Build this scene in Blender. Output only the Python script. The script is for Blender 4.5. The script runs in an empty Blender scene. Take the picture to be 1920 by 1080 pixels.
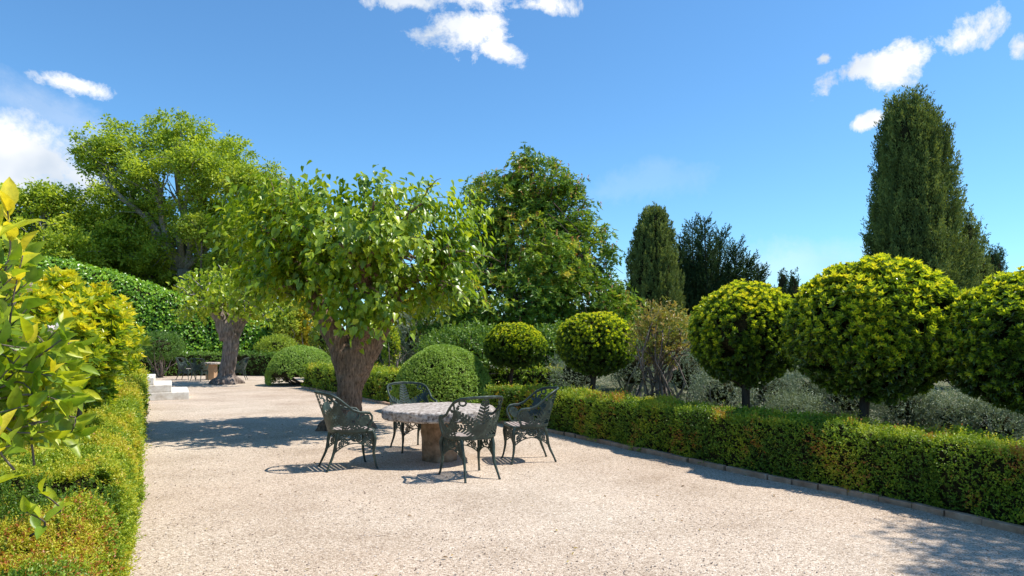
import bpy, math, random
import numpy as np
from mathutils import Vector
random.seed(7)
R = np.random.default_rng(11)
S = bpy.context.scene
COL = S.collection
rad = math.radians

# ---------------------------------------------------------------- camera
CAM_H = 1.45; F = 1280.0; HOR = 642.0
cam = bpy.data.cameras.new('camera'); co = bpy.data.objects.new('camera', cam); COL.objects.link(co)
co.location = (0, 0, CAM_H); co.rotation_euler = (rad(90), 0, 0)
cam.lens = 24; cam.sensor_width = 36; cam.shift_y = (HOR-540)/1920.0
cam.clip_start = 0.05; cam.clip_end = 3000
S.camera = co

# ---------------------------------------------------------------- light
SUN = Vector((0.62, 0.03, 1.0)).normalized()
sl = bpy.data.lights.new('sun', 'SUN'); so = bpy.data.objects.new('sun', sl); COL.objects.link(so)
sl.energy = 4.3; sl.angle = rad(0.55); sl.color = (1.0, 0.955, 0.88)
so.rotation_euler = SUN.to_track_quat('Z', 'Y').to_euler()
so.location = (20, 5, 40)
S.view_settings.view_transform = 'Standard'; S.view_settings.look = 'None'
S.view_settings.exposure = 0.60; S.view_settings.gamma = 1.0

# ---------------------------------------------------------------- world
W = bpy.data.worlds.new('World'); S.world = W; W.use_nodes = True
nt = W.node_tree; N = nt.nodes; L = nt.links; N.clear()
def nd(tree, typ, **kw):
    n = tree.nodes.new(typ)
    for k, v in kw.items(): setattr(n, k, v)
    return n
def mth(tree, op, a, b=None, clamp=False):
    n = tree.nodes.new('ShaderNodeMath'); n.operation = op; n.use_clamp = clamp
    for i, v in enumerate((a, b)):
        if v is None: continue
        if isinstance(v, (int, float)): n.inputs[i].default_value = v
        else: tree.links.new(v, n.inputs[i])
    return n.outputs[0]
def world():
    out = nd(nt, 'ShaderNodeOutputWorld'); bg = nd(nt, 'ShaderNodeBackground')
    sky = nd(nt, 'ShaderNodeTexSky'); sky.sky_type = 'NISHITA'; sky.sun_disc = False
    sky.sun_elevation = math.asin(SUN.z); sky.sun_rotation = math.atan2(SUN.x, SUN.y)
    sky.air_density = 1.05; sky.dust_density = 0.15; sky.ozone_density = 2.2; sky.altitude = 200
    tc = nd(nt, 'ShaderNodeTexCoord')
    dirv = tc.outputs['Generated']
    no = nd(nt, 'ShaderNodeTexNoise'); no.inputs['Scale'].default_value = 11; no.inputs['Detail'].default_value = 9
    no.inputs['Roughness'].default_value = 0.67; no.inputs['Distortion'].default_value = 0.25
    L.new(dirv, no.inputs['Vector'])
    nz = no.outputs['Fac']
    no2 = nd(nt, 'ShaderNodeTexNoise'); no2.inputs['Scale'].default_value = 34; no2.inputs['Detail'].default_value = 6
    L.new(dirv, no2.inputs['Vector'])
    # (azimuth deg, elevation deg, half width, half height in radians, tilt, density gain, noise amount)
    def cl(px, py, w, h, tilt=0, dens=2.1, amt=2.0):
        d = Vector(((px-960)/F, 1, (HOR-py)/F)); l = d.length; d.normalize()
        r = Vector((d.y, -d.x, 0)).normalized(); u = r.cross(d)
        t = rad(tilt); r2 = r*math.cos(t)+u*math.sin(t); u2 = u*math.cos(t)-r*math.sin(t)
        return (d, r2/(w/F/l), u2/(h/F/l), dens, amt)
    clouds = [cl(880, -4, 260, 34), cl(880, 58, 120, 58), cl(935, 92, 85, 26, -12), cl(760, 2, 140, 24), cl(1010, 8, 130, 26),
              cl(150, 160, 78, 26, -4), cl(30, 300, 215, 135, 0, 2.2, 1.1), cl(1720, 98, 175, 42, 12), cl(1800, 80, 95, 42, 16), cl(1640, 122, 105, 32, 8), cl(1730, 100, 90, 40, 14), cl(1545, 110, 19, 15), cl(1625, 228, 34, 17, 10),
              cl(1915, 84, 30, 32)]
    wisps = [cl(1180, 350, 220, 40, 8, 0.16, 1.6), cl(1480, 500, 340, 70, 0, 0.42, 0.9), cl(100, 215, 200, 60, -15, .45, 1.0), cl(1100,560,900,80,0,.3,.6)]
    acc = None
    for (d, r, u, dens, amt) in clouds+wisps:
        a = nd(nt, 'ShaderNodeVectorMath', operation='DOT_PRODUCT'); L.new(dirv, a.inputs[0]); a.inputs[1].default_value = r
        b = nd(nt, 'ShaderNodeVectorMath', operation='DOT_PRODUCT'); L.new(dirv, b.inputs[0]); b.inputs[1].default_value = u
        f = nd(nt, 'ShaderNodeVectorMath', operation='DOT_PRODUCT'); L.new(dirv, f.inputs[0]); f.inputs[1].default_value = d
        a2 = mth(nt, 'MULTIPLY', a.outputs['Value'], a.outputs['Value']); b2 = mth(nt, 'MULTIPLY', b.outputs['Value'], b.outputs['Value'])
        s = mth(nt, 'SQRT', mth(nt, 'ADD', a2, b2))
        v = mth(nt, 'SUBTRACT', 0.8, s)
        nn = mth(nt, 'MULTIPLY', mth(nt, 'SUBTRACT', nz, 0.5), amt*2.0)
        v = mth(nt, 'MULTIPLY', mth(nt, 'ADD', v, nn), dens)
        v = mth(nt, 'MULTIPLY', v, mth(nt, 'GREATER_THAN', f.outputs['Value'], 0.0), True)
        if dens < 1: v = mth(nt, 'MINIMUM', v, dens*0.6)
        acc = v if acc is None else mth(nt, 'MAXIMUM', acc, v)
    ramp = nd(nt, 'ShaderNodeValToRGB'); L.new(no2.outputs['Fac'], ramp.inputs[0])
    no3 = nd(nt, 'ShaderNodeTexNoise'); no3.inputs['Scale'].default_value = 7; no3.inputs['Detail'].default_value = 4
    L.new(dirv, no3.inputs['Vector']); L.new(no3.outputs['Fac'], ramp.inputs[0])
    ramp.color_ramp.elements[0].position = 0.38; ramp.color_ramp.elements[0].color = (4.6, 5.2, 6.0, 1)
    ramp.color_ramp.elements[1].position = 0.56; ramp.color_ramp.elements[1].color = (7.3, 7.4, 7.5, 1)
    tint = nd(nt, 'ShaderNodeMix', data_type='RGBA', blend_type='MULTIPLY'); tint.inputs['Factor'].default_value = 1
    L.new(sky.outputs[0], tint.inputs['A']); tint.inputs['B'].default_value = (.68, 1.07, 1.30, 1)
    mx = nd(nt, 'ShaderNodeMix', data_type='RGBA'); L.new(acc, mx.inputs['Factor'])
    L.new(tint.outputs['Result'], mx.inputs['A']); L.new(ramp.outputs[0], mx.inputs['B'])
    L.new(mx.outputs['Result'], bg.inputs[0]); bg.inputs[1].default_value = 0.10
    L.new(bg.outputs[0], out.inputs[0])
world()

# ---------------------------------------------------------------- materials
def mat(name):
    m = bpy.data.materials.new(name); m.use_nodes = True
    t = m.node_tree; p = t.nodes['Principled BSDF']; return m, t, p
def ramp_node(t, fac, stops):
    r = t.nodes.new('ShaderNodeValToRGB'); t.links.new(fac, r.inputs[0]); e = r.color_ramp.elements
    while len(e) < len(stops): e.new(0.5)
    for i, (p, c) in enumerate(stops): e[i].position = p; e[i].color = (*c, 1)
    return r.outputs[0]
def noise(t, scale, detail=4, rough=.55, vec=None, sc=None):
    tc = t.nodes.new('ShaderNodeTexCoord'); n = t.nodes.new('ShaderNodeTexNoise')
    v = tc.outputs['Object']
    if sc:
        mp = t.nodes.new('ShaderNodeMapping'); mp.inputs['Scale'].default_value = sc; t.links.new(v, mp.inputs[0]); v = mp.outputs[0]
    n.inputs['Scale'].default_value = scale; n.inputs['Detail'].default_value = detail; n.inputs['Roughness'].default_value = rough
    t.links.new(v, n.inputs['Vector']); return n.outputs['Fac'], v
def bump(t, p, h, strength, dist):
    b = t.nodes.new('ShaderNodeBump'); b.inputs['Strength'].default_value = strength; b.inputs['Distance'].default_value = dist
    t.links.new(h, b.inputs['Height']); t.links.new(b.outputs[0], p.inputs['Normal'])
GAIN = {'pebble_stone': .9, 'fallen_leaf': 1, 'pink_blossom': 1, 'olive_leaves': 1.25, 'cypress_foliage': 2.4, 'conifer_foliage': 1.7, 'flower_spikes': 1.1, 'yellow_citrus_leaves': 1.35, 'golden_leaves': 1.2, 'drying_leaves': 1.3, 'mulberry_leaves': 2.0, 'chestnut_leaves': 1.95}
def leaf_mat(name, stops, trans=.3, rough=.5, spec=.35):
    m, t, p = mat(name)
    a = t.nodes.new('ShaderNodeAttribute'); a.attribute_name = 'tint'
    k = GAIN.get(name, 1.6); stops = [(q, tuple(min(v*k, .75) for v in col)) for q, col in stops]
    c = ramp_node(t, a.outputs['Fac'], stops)
    if name in ('citrus_leaves', 'yellow_citrus_leaves', 'mulberry_leaves', 'topiary_leaves'):
        nf, _ = noise(t, 45, 3, .6); nm = t.nodes.new('ShaderNodeMix'); nm.data_type = 'RGBA'; nm.blend_type = 'MULTIPLY'; nm.inputs['Factor'].default_value = 1
        t.links.new(c, nm.inputs['A']); t.links.new(ramp_node(t, nf, [(.30, (.72, .70, .60)), (.48, (.98, .98, 1)), (.70, (1.18, 1.12, 1.0))]), nm.inputs['B']); c = nm.outputs['Result']
    t.links.new(c, p.inputs['Base Color']); p.inputs['Roughness'].default_value = rough
    p.inputs['Specular IOR Level'].default_value = spec
    tr = t.nodes.new('ShaderNodeBsdfTranslucent')
    mc = t.nodes.new('ShaderNodeMix'); mc.data_type = 'RGBA'; mc.blend_type = 'MULTIPLY'; mc.inputs['Factor'].default_value = 1
    t.links.new(c, mc.inputs['A']); mc.inputs['B'].default_value = (1.5, 1.45, .6, 1)
    t.links.new(mc.outputs['Result'], tr.inputs[0])
    mx = t.nodes.new('ShaderNodeMixShader'); mx.inputs[0].default_value = trans
    t.links.new(p.outputs[0], mx.inputs[1]); t.links.new(tr.outputs[0], mx.inputs[2])
    t.links.new(mx.outputs[0], t.nodes['Material Output'].inputs[0])
    return m
def bark_mat(name, c1, c2, sc=6, depth=.02):
    m, t, p = mat(name)
    f, v = noise(t, sc, 8, .7, sc=(3.2, 3.2, .55))
    f2, _ = noise(t, 2.5, 3, .5)
    c = ramp_node(t, f, [(.33, c1), (.62, c2)])
    mx = t.nodes.new('ShaderNodeMix'); mx.data_type = 'RGBA'; mx.blend_type = 'MULTIPLY'; mx.inputs['Factor'].default_value = .6
    t.links.new(c, mx.inputs['A']); t.links.new(ramp_node(t, f2, [(.35, (.6, .55, .5)), (.65, (1, 1, 1))]), mx.inputs['B'])
    t.links.new(mx.outputs['Result'], p.inputs['Base Color']); p.inputs['Roughness'].default_value = .95
    p.inputs['Specular IOR Level'].default_value = .1
    bump(t, p, f, 1.0, depth); return m

M = {}
M['box'] = leaf_mat('box_leaves', [(0, (.025, .06, .008)), (.35, (.075, .135, .012)), (.62, (.19, .25, .018)), (.82, (.36, .33, .03)), (.93, (.26, .15, .03)), (1, (.26, .085, .025))], .33, .42)
M['boxdark'] = leaf_mat('dark_box_leaves', [(0, (.03, .07, .012)), (.5, (.085, .16, .025)), (1, (.22, .30, .05))], .3, .4)
M['dome'] = leaf_mat('clipped_dome_leaves', [(0, (.05, .10, .018)), (.5, (.16, .24, .04)), (1, (.27, .36, .08))], .28, .45)
M['ball'] = leaf_mat('topiary_leaves', [(0, (.032, .062, .012)), (.35, (.065, .115, .014)), (.6, (.20, .27, .018)), (.9, (.46, .48, .025)), (1, (.47, .36, .05))], .36, .30, .5)
M['yellow'] = leaf_mat('yellow_citrus_leaves', [(0, (.06, .13, .015)), (.4, (.20, .28, .02)), (.7, (.48, .46, .025)), (1, (.60, .48, .03))], .4, .35, .5)
M['citrus'] = leaf_mat('citrus_leaves', [(0, (.045, .09, .012)), (.5, (.12, .19, .015)), (.8, (.30, .33, .02)), (1, (.45, .38, .03))], .4, .38, .35)
M['mulb'] = leaf_mat('mulberry_leaves', [(0, (.045, .085, .006)), (.5, (.11, .168, .010)), (1, (.26, .29, .02))], .36, .34, .5)
M['chest'] = leaf_mat('chestnut_leaves', [(0, (.032, .068, .012)), (.5, (.085, .14, .018)), (.85, (.20, .24, .025)), (1, (.34, .28, .04))], .3, .42)
M['elm'] = leaf_mat('tall_tree_leaves', [(0, (.07, .12, .015)), (.5, (.18, .24, .03)), (1, (.36, .40, .05))], .45, .5)
M['elmy'] = leaf_mat('yellowish_tree_leaves', [(0, (.07, .12, .018)), (.5, (.20, .26, .03)), (1, (.38, .38, .05))], .38, .5)
M['gold'] = leaf_mat('golden_leaves', [(0, (.16, .20, .02)), (.5, (.42, .37, .025)), (1, (.62, .46, .03))], .35, .5)
M['ivy'] = leaf_mat('ivy_leaves', [(0, (.04, .10, .010)), (.5, (.11, .22, .018)), (1, (.26, .38, .03))], .3, .32, .6)
M['cyp'] = leaf_mat('cypress_foliage', [(0, (.024, .036, .011)), (.5, (.066, .086, .024)), (1, (.15, .165, .045))], .2, .7, .2)
M['cypd'] = leaf_mat('conifer_foliage', [(0, (.012, .028, .012)), (.5, (.03, .055, .02)), (1, (.07, .095, .035))], .12, .7, .2)
M['olive'] = leaf_mat('olive_leaves', [(0, (.07, .10, .06)), (.5, (.17, .21, .14)), (1, (.33, .37, .28))], .18, .5, .3)
M['dry'] = leaf_mat('drying_leaves', [(0, (.09, .12, .02)), (.4, (.22, .22, .05)), (.75, (.32, .20, .06)), (1, (.42, .34, .14))], .3, .4)
M['flower'] = leaf_mat('flower_spikes', [(0, (.40, .16, .06)), (1, (.55, .30, .14))], .2, .7)
M['bark'] = bark_mat('mulberry_bark', (.06, .04, .028), (.38, .26, .18), 13)
M['barkg'] = bark_mat('grey_bark', (.06, .045, .038), (.32, .26, .22))
M['barkd'] = bark_mat('dark_bark', (.03, .022, .018), (.12, .09, .07))
M['barkw'] = bark_mat('pale_bark', (.12, .11, .10), (.42, .40, .36))
def m_shade_core():  # near-black colour for solid foliage cores: inner shade painted onto the twig mass
    m, t, p = mat('inner_shade_core'); f, v = noise(t, 30, 4)
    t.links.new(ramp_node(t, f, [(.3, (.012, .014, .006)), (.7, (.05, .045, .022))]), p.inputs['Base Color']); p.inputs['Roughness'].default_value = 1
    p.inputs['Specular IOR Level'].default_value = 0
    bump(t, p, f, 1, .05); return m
M['twigs'] = m_shade_core()
def m_gravel():
    m, t, p = mat('gravel')
    tc = t.nodes.new('ShaderNodeTexCoord')
    def vor(scale):
        v = t.nodes.new('ShaderNodeTexVoronoi'); v.inputs['Scale'].default_value = scale; t.links.new(tc.outputs['Object'], v.inputs['Vector']); return v
    v1 = vor(92); v2 = vor(190)
    bw = t.nodes.new('ShaderNodeSeparateColor'); t.links.new(v1.outputs['Color'], bw.inputs[0])
    bw2 = t.nodes.new('ShaderNodeSeparateColor'); t.links.new(v2.outputs['Color'], bw2.inputs[0])
    c1 = ramp_node(t, bw.outputs[0], [(0, (.24, .19, .145)), (.12, (.45, .375, .295)), (.5, (.59, .50, .40)), (.8, (.69, .60, .49)), (1, (.82, .75, .65))])
    c2 = ramp_node(t, bw2.outputs[0], [(0, (.50, .46, .43)), (.3, (.86, .83, .80)), (1, (1.06, 1.04, 1.02))])
    mx = t.nodes.new('ShaderNodeMix'); mx.data_type = 'RGBA'; mx.blend_type = 'MULTIPLY'; mx.inputs['Factor'].default_value = 1
    t.links.new(c1, mx.inputs['A']); t.links.new(c2, mx.inputs['B'])
    f, _ = noise(t, .9, 6, .6); f3, _ = noise(t, .25, 3, .5)
    big = ramp_node(t, f, [(.32, (.82, .79, .76)), (.5, (.97, .96, .95)), (.68, (1.07, 1.06, 1.05))])
    big3 = ramp_node(t, f3, [(.35, (.96, .90, .86)), (.65, (1.04, 1.03, 1.02))])
    m2 = t.nodes.new('ShaderNodeMix'); m2.data_type = 'RGBA'; m2.blend_type = 'MULTIPLY'; m2.inputs['Factor'].default_value = 1
    t.links.new(mx.outputs['Result'], m2.inputs['A']); t.links.new(big, m2.inputs['B'])
    m3 = t.nodes.new('ShaderNodeMix'); m3.data_type = 'RGBA'; m3.blend_type = 'MULTIPLY'; m3.inputs['Factor'].default_value = 1
    t.links.new(m2.outputs['Result'], m3.inputs['A']); t.links.new(big3, m3.inputs['B'])
    t.links.new(m3.outputs['Result'], p.inputs['Base Color']); p.inputs['Roughness'].default_value = .95
    p.inputs['Specular IOR Level'].default_value = .1
    h = mth(t, 'ADD', mth(t, 'MULTIPLY', v1.outputs['Distance'], -1.0), mth(t, 'MULTIPLY', bw.outputs[1], .5))
    bump(t, p, h, .55, .009); return m
M['gravel'] = m_gravel()
def m_simple(name, stops, sc, rough=.9, b=.01, bs=.6, detail=6, spec=.2, scv=None):
    m, t, p = mat(name); f, _ = noise(t, sc, detail, .65, sc=scv)
    t.links.new(ramp_node(t, f, stops), p.inputs['Base Color']); p.inputs['Roughness'].default_value = rough
    p.inputs['Specular IOR Level'].default_value = spec
    if b: bump(t, p, f, bs, b)
    return m
M['soil'] = m_simple('soil', [(.3, (.06, .07, .03)), (.5, (.12, .12, .06)), (.7, (.22, .19, .12))], 1.3)
M['stone'] = m_simple('table_stone', [(.36, (.11, .085, .07)), (.45, (.30, .25, .21)), (.54, (.47, .405, .35)), (.70, (.63, .57, .51))], 24, b=.012, bs=.9, detail=9)
M['pedestal'] = m_simple('pedestal_stone', [(.3, (.13, .085, .05)), (.55, (.33, .22, .14)), (.75, (.46, .36, .26))], 9, b=.01)
M['limestone'] = m_simple('step_stone', [(.3, (.50, .43, .34)), (.5, (.70, .65, .56)), (.7, (.80, .77, .70))], 5, b=.006)
M['kerb'] = m_simple('kerb_clay', [(.3, (.26, .15, .09)), (.55, (.44, .28, .185)), (.75, (.58, .43, .32))], 7, b=.006)
M['terracotta'] = m_simple('terracotta', [(.3, (.40, .24, .13)), (.7, (.52, .34, .20))], 6, b=.003)
def m_iron():
    m, t, p = mat('green_iron_paint'); f, _ = noise(t, 14, 6, .65)
    t.links.new(ramp_node(t, f, [(.3, (.014, .024, .019)), (.52, (.028, .046, .036)), (.64, (.06, .09, .07)), (.74, (.13, .10, .06))]), p.inputs['Base Color'])
    p.inputs['Roughness'].default_value = .5; p.inputs['Specular IOR Level'].default_value = .45
    bump(t, p, f, .3, .002); return m
M['iron'] = m_iron()
M['wood'] = m_simple('weathered_slat', [(.3, (.22, .17, .15)), (.6, (.42, .35, .31))], 20, scv=(1, 12, 1), b=.003)
M['hill'] = m_simple('far_hill', [(.3, (.05, .08, .03)), (.7, (.12, .15, .06))], .05, b=0)

# ---------------------------------------------------------------- helpers
def W2(px, py, D): return np.array([(px-960)/F*D, D, CAM_H-(py-HOR)/F*D])
def tag(o, label=None, cat=None, group=None, kind=None):
    if label: o['label'] = label
    if cat: o['category'] = cat
    if group: o['group'] = group
    if kind: o['kind'] = kind
    return o
def empty(name, loc, label, cat, group=None, rz=0):
    o = bpy.data.objects.new(name, None); COL.objects.link(o); o.location = loc; o.rotation_euler = (0, 0, rz)
    return tag(o, label, cat, group)
def mesh_np(name, V, Fa, m, parent=None, tint=None, smooth=False, base=None):
    """V (n,3) world coords, Fa (f,k) ints"""
    me = bpy.data.meshes.new(name); V = np.asarray(V, float)
    if parent is not None: V = V-np.array(parent.location)
    elif base is not None: V = V-np.array(base)
    Fa = np.asarray(Fa, dtype=np.int32); f, k = Fa.shape
    me.vertices.add(len(V)); me.vertices.foreach_set('co', V.astype(np.float32).ravel())
    me.loops.add(f*k); me.loops.foreach_set('vertex_index', Fa.ravel())
    me.polygons.add(f); me.polygons.foreach_set('loop_start', np.arange(0, f*k, k, dtype=np.int32))
    me.polygons.foreach_set('loop_total', np.full(f, k, dtype=np.int32))
    me.polygons.foreach_set('use_smooth', np.full(f, smooth))
    me.update(calc_edges=True)
    if tint is not None:
        a = me.attributes.new('tint', 'FLOAT', 'FACE'); a.data.foreach_set('value', np.clip(tint, 0, 1).astype(np.float32))
    me.materials.append(m)
    o = bpy.data.objects.new(name, me); COL.objects.link(o)
    if parent is not None: o.parent = parent
    elif base is not None: o.location = base
    return o
class MB:
    def __init__(s): s.v = []; s.f = []
    def add(s, V, Fs):
        n = len(s.v); s.v += [tuple(p) for p in V]; s.f += [tuple(i+n for i in f) for f in Fs]
    def tube(s, pts, rs, n=8, cap=True, irr=0):
        pts = [Vector(p) for p in pts]; V = []; Fs = []
        if not hasattr(rs, '__len__'): rs = [rs]*len(pts)
        ref = Vector((0.3, 0.9, .1))
        for i, p in enumerate(pts):
            a = pts[max(i-1, 0)]; b = pts[min(i+1, len(pts)-1)]; d = (b-a)
            d = d.normalized() if d.length > 1e-9 else Vector((0, 0, 1))
            x = d.cross(ref)
            if x.length < .05: x = d.cross(Vector((1, 0, 0)))
            x.normalize(); y = d.cross(x); ref = -y
            for k in range(n):
                t = 2*math.pi*k/n; r = rs[i]*(1+irr*(random.random()-.5)); V.append(p+x*math.cos(t)*r+y*math.sin(t)*r)
        for i in range(len(pts)-1):
            for k in range(n):
                a = i*n+k; b = i*n+(k+1) % n; Fs.append((a, b, b+n, a+n))
        if cap: Fs.append(tuple(range(n))[::-1]); Fs.append(tuple((len(pts)-1)*n+k for k in range(n)))
        s.add(V, Fs)
    def box(s, c, h, ax=None):
        c = Vector(c); ax = ax or (Vector((1, 0, 0)), Vector((0, 1, 0)), Vector((0, 0, 1)))
        V = []
        for z in (-1, 1):
            for (x, y) in ((-1, -1), (1, -1), (1, 1), (-1, 1)): V.append(c+ax[0]*x*h[0]+ax[1]*y*h[1]+ax[2]*z*h[2])
        s.add(V, [(3, 2, 1, 0), (4, 5, 6, 7), (0, 1, 5, 4), (1, 2, 6, 5), (2, 3, 7, 6), (3, 0, 4, 7)])
    def build(s, name, m, parent=None, smooth=False, base=None, local=False):
        me = bpy.data.meshes.new(name)
        off = Vector((0, 0, 0)) if local else (parent.location if parent is not None else Vector(base) if base is not None else Vector((0, 0, 0)))
        me.from_pydata([tuple(Vector(v)-off) for v in s.v], [], s.f); me.update(); me.materials.append(m)
        if smooth: me.polygons.foreach_set('use_smooth', [True]*len(me.polygons))
        o = bpy.data.objects.new(name, me); COL.objects.link(o)
        if parent is not None: o.parent = parent
        elif base is not None: o.location = base
        return o
def spline(pts, n):
    P = np.asarray(pts, float); m = len(P); out = []
    ts = np.linspace(0, m-1, n)
    for t in ts:
        i = min(int(t), m-2); u = t-i; p0 = P[max(i-1, 0)]; p1 = P[i]; p2 = P[i+1]; p3 = P[min(i+2, m-1)]
        out.append(.5*((2*p1)+(-p0+p2)*u+(2*p0-5*p1+4*p2-p3)*u*u+(-p0+3*p1-3*p2+p3)*u**3))
    return np.array(out)
_k = R.normal(size=(14, 3)); _ph = R.random(14)*6.28
def sn(P, scale):
    """smooth pseudo noise about -1..1 ; scale = features per metre"""
    P = np.asarray(P)*scale*3.0; s = 0
    for i in range(14): s = s+np.sin(P@_k[i]*(1+.13*i)+_ph[i])
    return s/4.0
def unit(v): return v/np.maximum(np.linalg.norm(v, axis=-1, keepdims=True), 1e-9)
RH = (np.array([(0, 0, 0), (-.5, .45, .10), (0, 1, -.05), (.5, .45, .10)]), np.array([(0, 3, 2, 1)]))
L6 = (np.array([(0, 0, 0), (-.40, .25, .10), (-.42, .60, .08), (0, 1, -.14), (.42, .60, .08), (.40, .25, .10)]), np.array([(0, 3, 2, 1), (0, 5, 4, 3)]))
HT = (np.array([(0, 0, 0), (-.34, -.10, .04), (-.52, .18, .12), (-.36, .58, .06), (0, 1, -.16), (.36, .58, .06), (.52, .18, .12), (.34, -.10, .04)]),
      np.array([(0, 2, 1, 1), ]))
HT = (HT[0], np.array([(0, 3, 2, 1), (0, 4, 3, 3), (0, 5, 4, 4), (0, 7, 6, 5)]))
HT = (HT[0], np.array([(0, 3, 2), (0, 2, 1), (0, 4, 3), (0, 5, 4), (0, 6, 5), (0, 7, 6)]))
def leaves(C, D, Nn, size, width, tmpl, tint):
    """C,D,Nn (n,3); size (n,) ; returns V,F,tint"""
    n = len(C); Y = unit(D); X = unit(np.cross(Y, Nn)); Z = np.cross(X, Y)
    T, Fa = tmpl; size = np.broadcast_to(size, (n,)); w = np.broadcast_to(width, (n,))
    V = C[:, None, :]+size[:, None, None]*(T[None, :, 0, None]*w[:, None, None]*X[:, None, :]+T[None, :, 1, None]*Y[:, None, :]+T[None, :, 2, None]*Z[:, None, :])
    k = len(T); FF = (Fa[None]+(np.arange(n)*k)[:, None, None]).reshape(-1, Fa.shape[1])
    return V.reshape(-1, 3), FF, np.repeat(tint, len(Fa))
def join(parts):
    V = []; Fs = []; T = []; o = 0
    for v, f, t in parts: V.append(v); Fs.append(f+o); T.append(t); o += len(v)
    return np.concatenate(V), np.concatenate(Fs), np.concatenate(T)
def rdir(n): return unit(R.normal(size=(n, 3)))
def sprigs(P, Dr, k, length, lsize, width, tint, tmpl=RH, spread=.9, grow=.25):
    """small leafy shoots: k leaves spaced along a stem"""
    n = len(P); length = np.broadcast_to(length, (n,)); lsize = np.broadcast_to(lsize, (n,))
    s = (np.arange(k)+.5)/k
    C = P[:, None, :]+Dr[:, None, :]*(length[:, None]*s[None])[..., None]
    rd = rdir(n*k).reshape(n, k, 3)
    D = Dr[:, None, :]*(.35+.5*s)[None, :, None]+rd*spread
    C = C.reshape(-1, 3); D = D.reshape(-1, 3)
    Nn = unit(np.repeat(Dr, k, 0)+rdir(n*k)*.5)
    t = (tint[:, None]+grow*(s[None]-.5)+R.normal(0, .045, (n, k))).ravel()
    return leaves(C, D, Nn, np.repeat(lsize, k)*R.uniform(.7, 1.25, n*k), width, tmpl, t)
def rosettes(P, Dr, k, lsize, width, tint, tmpl=L6, open_=.9, droop=0.0):
    n = len(P); lsize = np.broadcast_to(lsize, (n,))
    a = unit(np.cross(Dr, rdir(n))); b = np.cross(Dr, a)
    ang = (np.arange(k)*2.4)[None]+R.uniform(0, 6.28, n)[:, None]
    o = open_*R.uniform(.6, 1.3, (n, k))
    rdl = a[:, None, :]*np.cos(ang)[..., None]+b[:, None, :]*np.sin(ang)[..., None]
    D = Dr[:, None, :]+rdl*o[..., None]; D[..., 2] -= droop
    Nn = Dr[:, None, :]-rdl*.4+R.normal(0, .2, (n, k, 3))
    C = np.repeat(P, k, 0)+rdl.reshape(-1, 3)*.004
    t = (tint[:, None]+R.normal(0, .07, (n, k))).ravel()
    return leaves(C, D.reshape(-1, 3), Nn.reshape(-1, 3), np.repeat(lsize, k)*R.uniform(.65, 1.15, n*k), width, tmpl, t)

# ---------------------------------------------------------------- setting
def kpt(px, py):
    D = F*CAM_H/(py-HOR); return np.array([(px-960)/F*D, D])
KERB = [(8.6, -3.2), (6.2, 1.1), (3.86, 5.14), (3.50, 5.91), (3.03, 6.68), (2.59, 7.42), (1.60, 9.19), (.47, 11.18), (-1.1, 13.4), (-2.8, 15.7), (-4.7, 18.7), (-6.8, 21.9)]
KP = spline(KERB, 90)
def setting():
    g = MB(); g.add([(-900, -300, -.03), (900, -300, -.03), (900, 1500, -.03), (-900, 1500, -.03)], [(0, 1, 2, 3)])
    tag(g.build('ground', M['soil']), kind='structure')
    # gravel sheet with gentle unevenness
    left = [(-14, -4), (-22, 8), (-22, 33)]
    V = []; Fs = []
    rows = 120
    for i in range(rows+1):
        y = -4+37*(i/rows)
        kx = np.interp(y, [p[1] for p in KP], [p[0] for p in KP]) if y < 21.9 else -6.8+(y-21.9)*.25
        for j in range(61):
            u = j/60; x = -22+(kx+22)*u
            V.append((x, y, .0))
    V = np.array(V); V[:, 2] = .006*sn(V*np.array([1, 1, 0]), .25)-.002
    for i in range(rows):
        for j in range(60):
            a = i*61+j; Fs.append((a, a+1, a+62, a+61))
    o = mesh_np('gravel_path', V, np.array(Fs), M['gravel'], smooth=True); tag(o, kind='structure')
    # kerb of clay blocks
    k = MB(); d = 0; P = spline(KERB, 600); acc = [P[0]]; seg = np.linalg.norm(np.diff(P, axis=0), axis=1).cumsum()
    L_ = .30; last = 0
    for s in np.arange(0, seg[-1]-L_, L_):
        i0 = np.searchsorted(seg, s); i1 = np.searchsorted(seg, s+L_-.008)
        a = Vector((*P[i0], 0)); b = Vector((*P[min(i1, len(P)-1)], 0)); t = (b-a); ln = t.length; t.normalize(); n = Vector((-t.y, t.x, 0))
        jz = random.uniform(-.006, .006); j2 = random.uniform(-.006, .006)
        k.box((a+b)/2-n*(.03+j2)+Vector((0, 0, .02+jz)), (ln/2-.002, .032, .034), (t, n, Vector((0, 0, 1))))
    kb = k.build('kerb', M['kerb']); tag(kb, kind='structure')
    bv = kb.modifiers.new('b', 'BEVEL'); bv.width = .006; bv.segments = 2
    # low hills far behind
    V = []; n = 90
    for i in range(n+1):
        x = -700+1400*i/n
        V.append((x, 620, -1)); V.append((x, 650, 7+6*math.sin(i*.35)+3*math.sin(i*1.1)+(8 if 35 < i < 60 else 0))); V.append((x, 760, 10))
    Fs = []
    for i in range(n):
        a = i*3; Fs += [(a, a+3, a+4, a+1), (a+1, a+4, a+5, a+2)]
    tag(mesh_np('hill', np.array(V), np.array(Fs), M['hill'], smooth=True), kind='structure')
setting()

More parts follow.
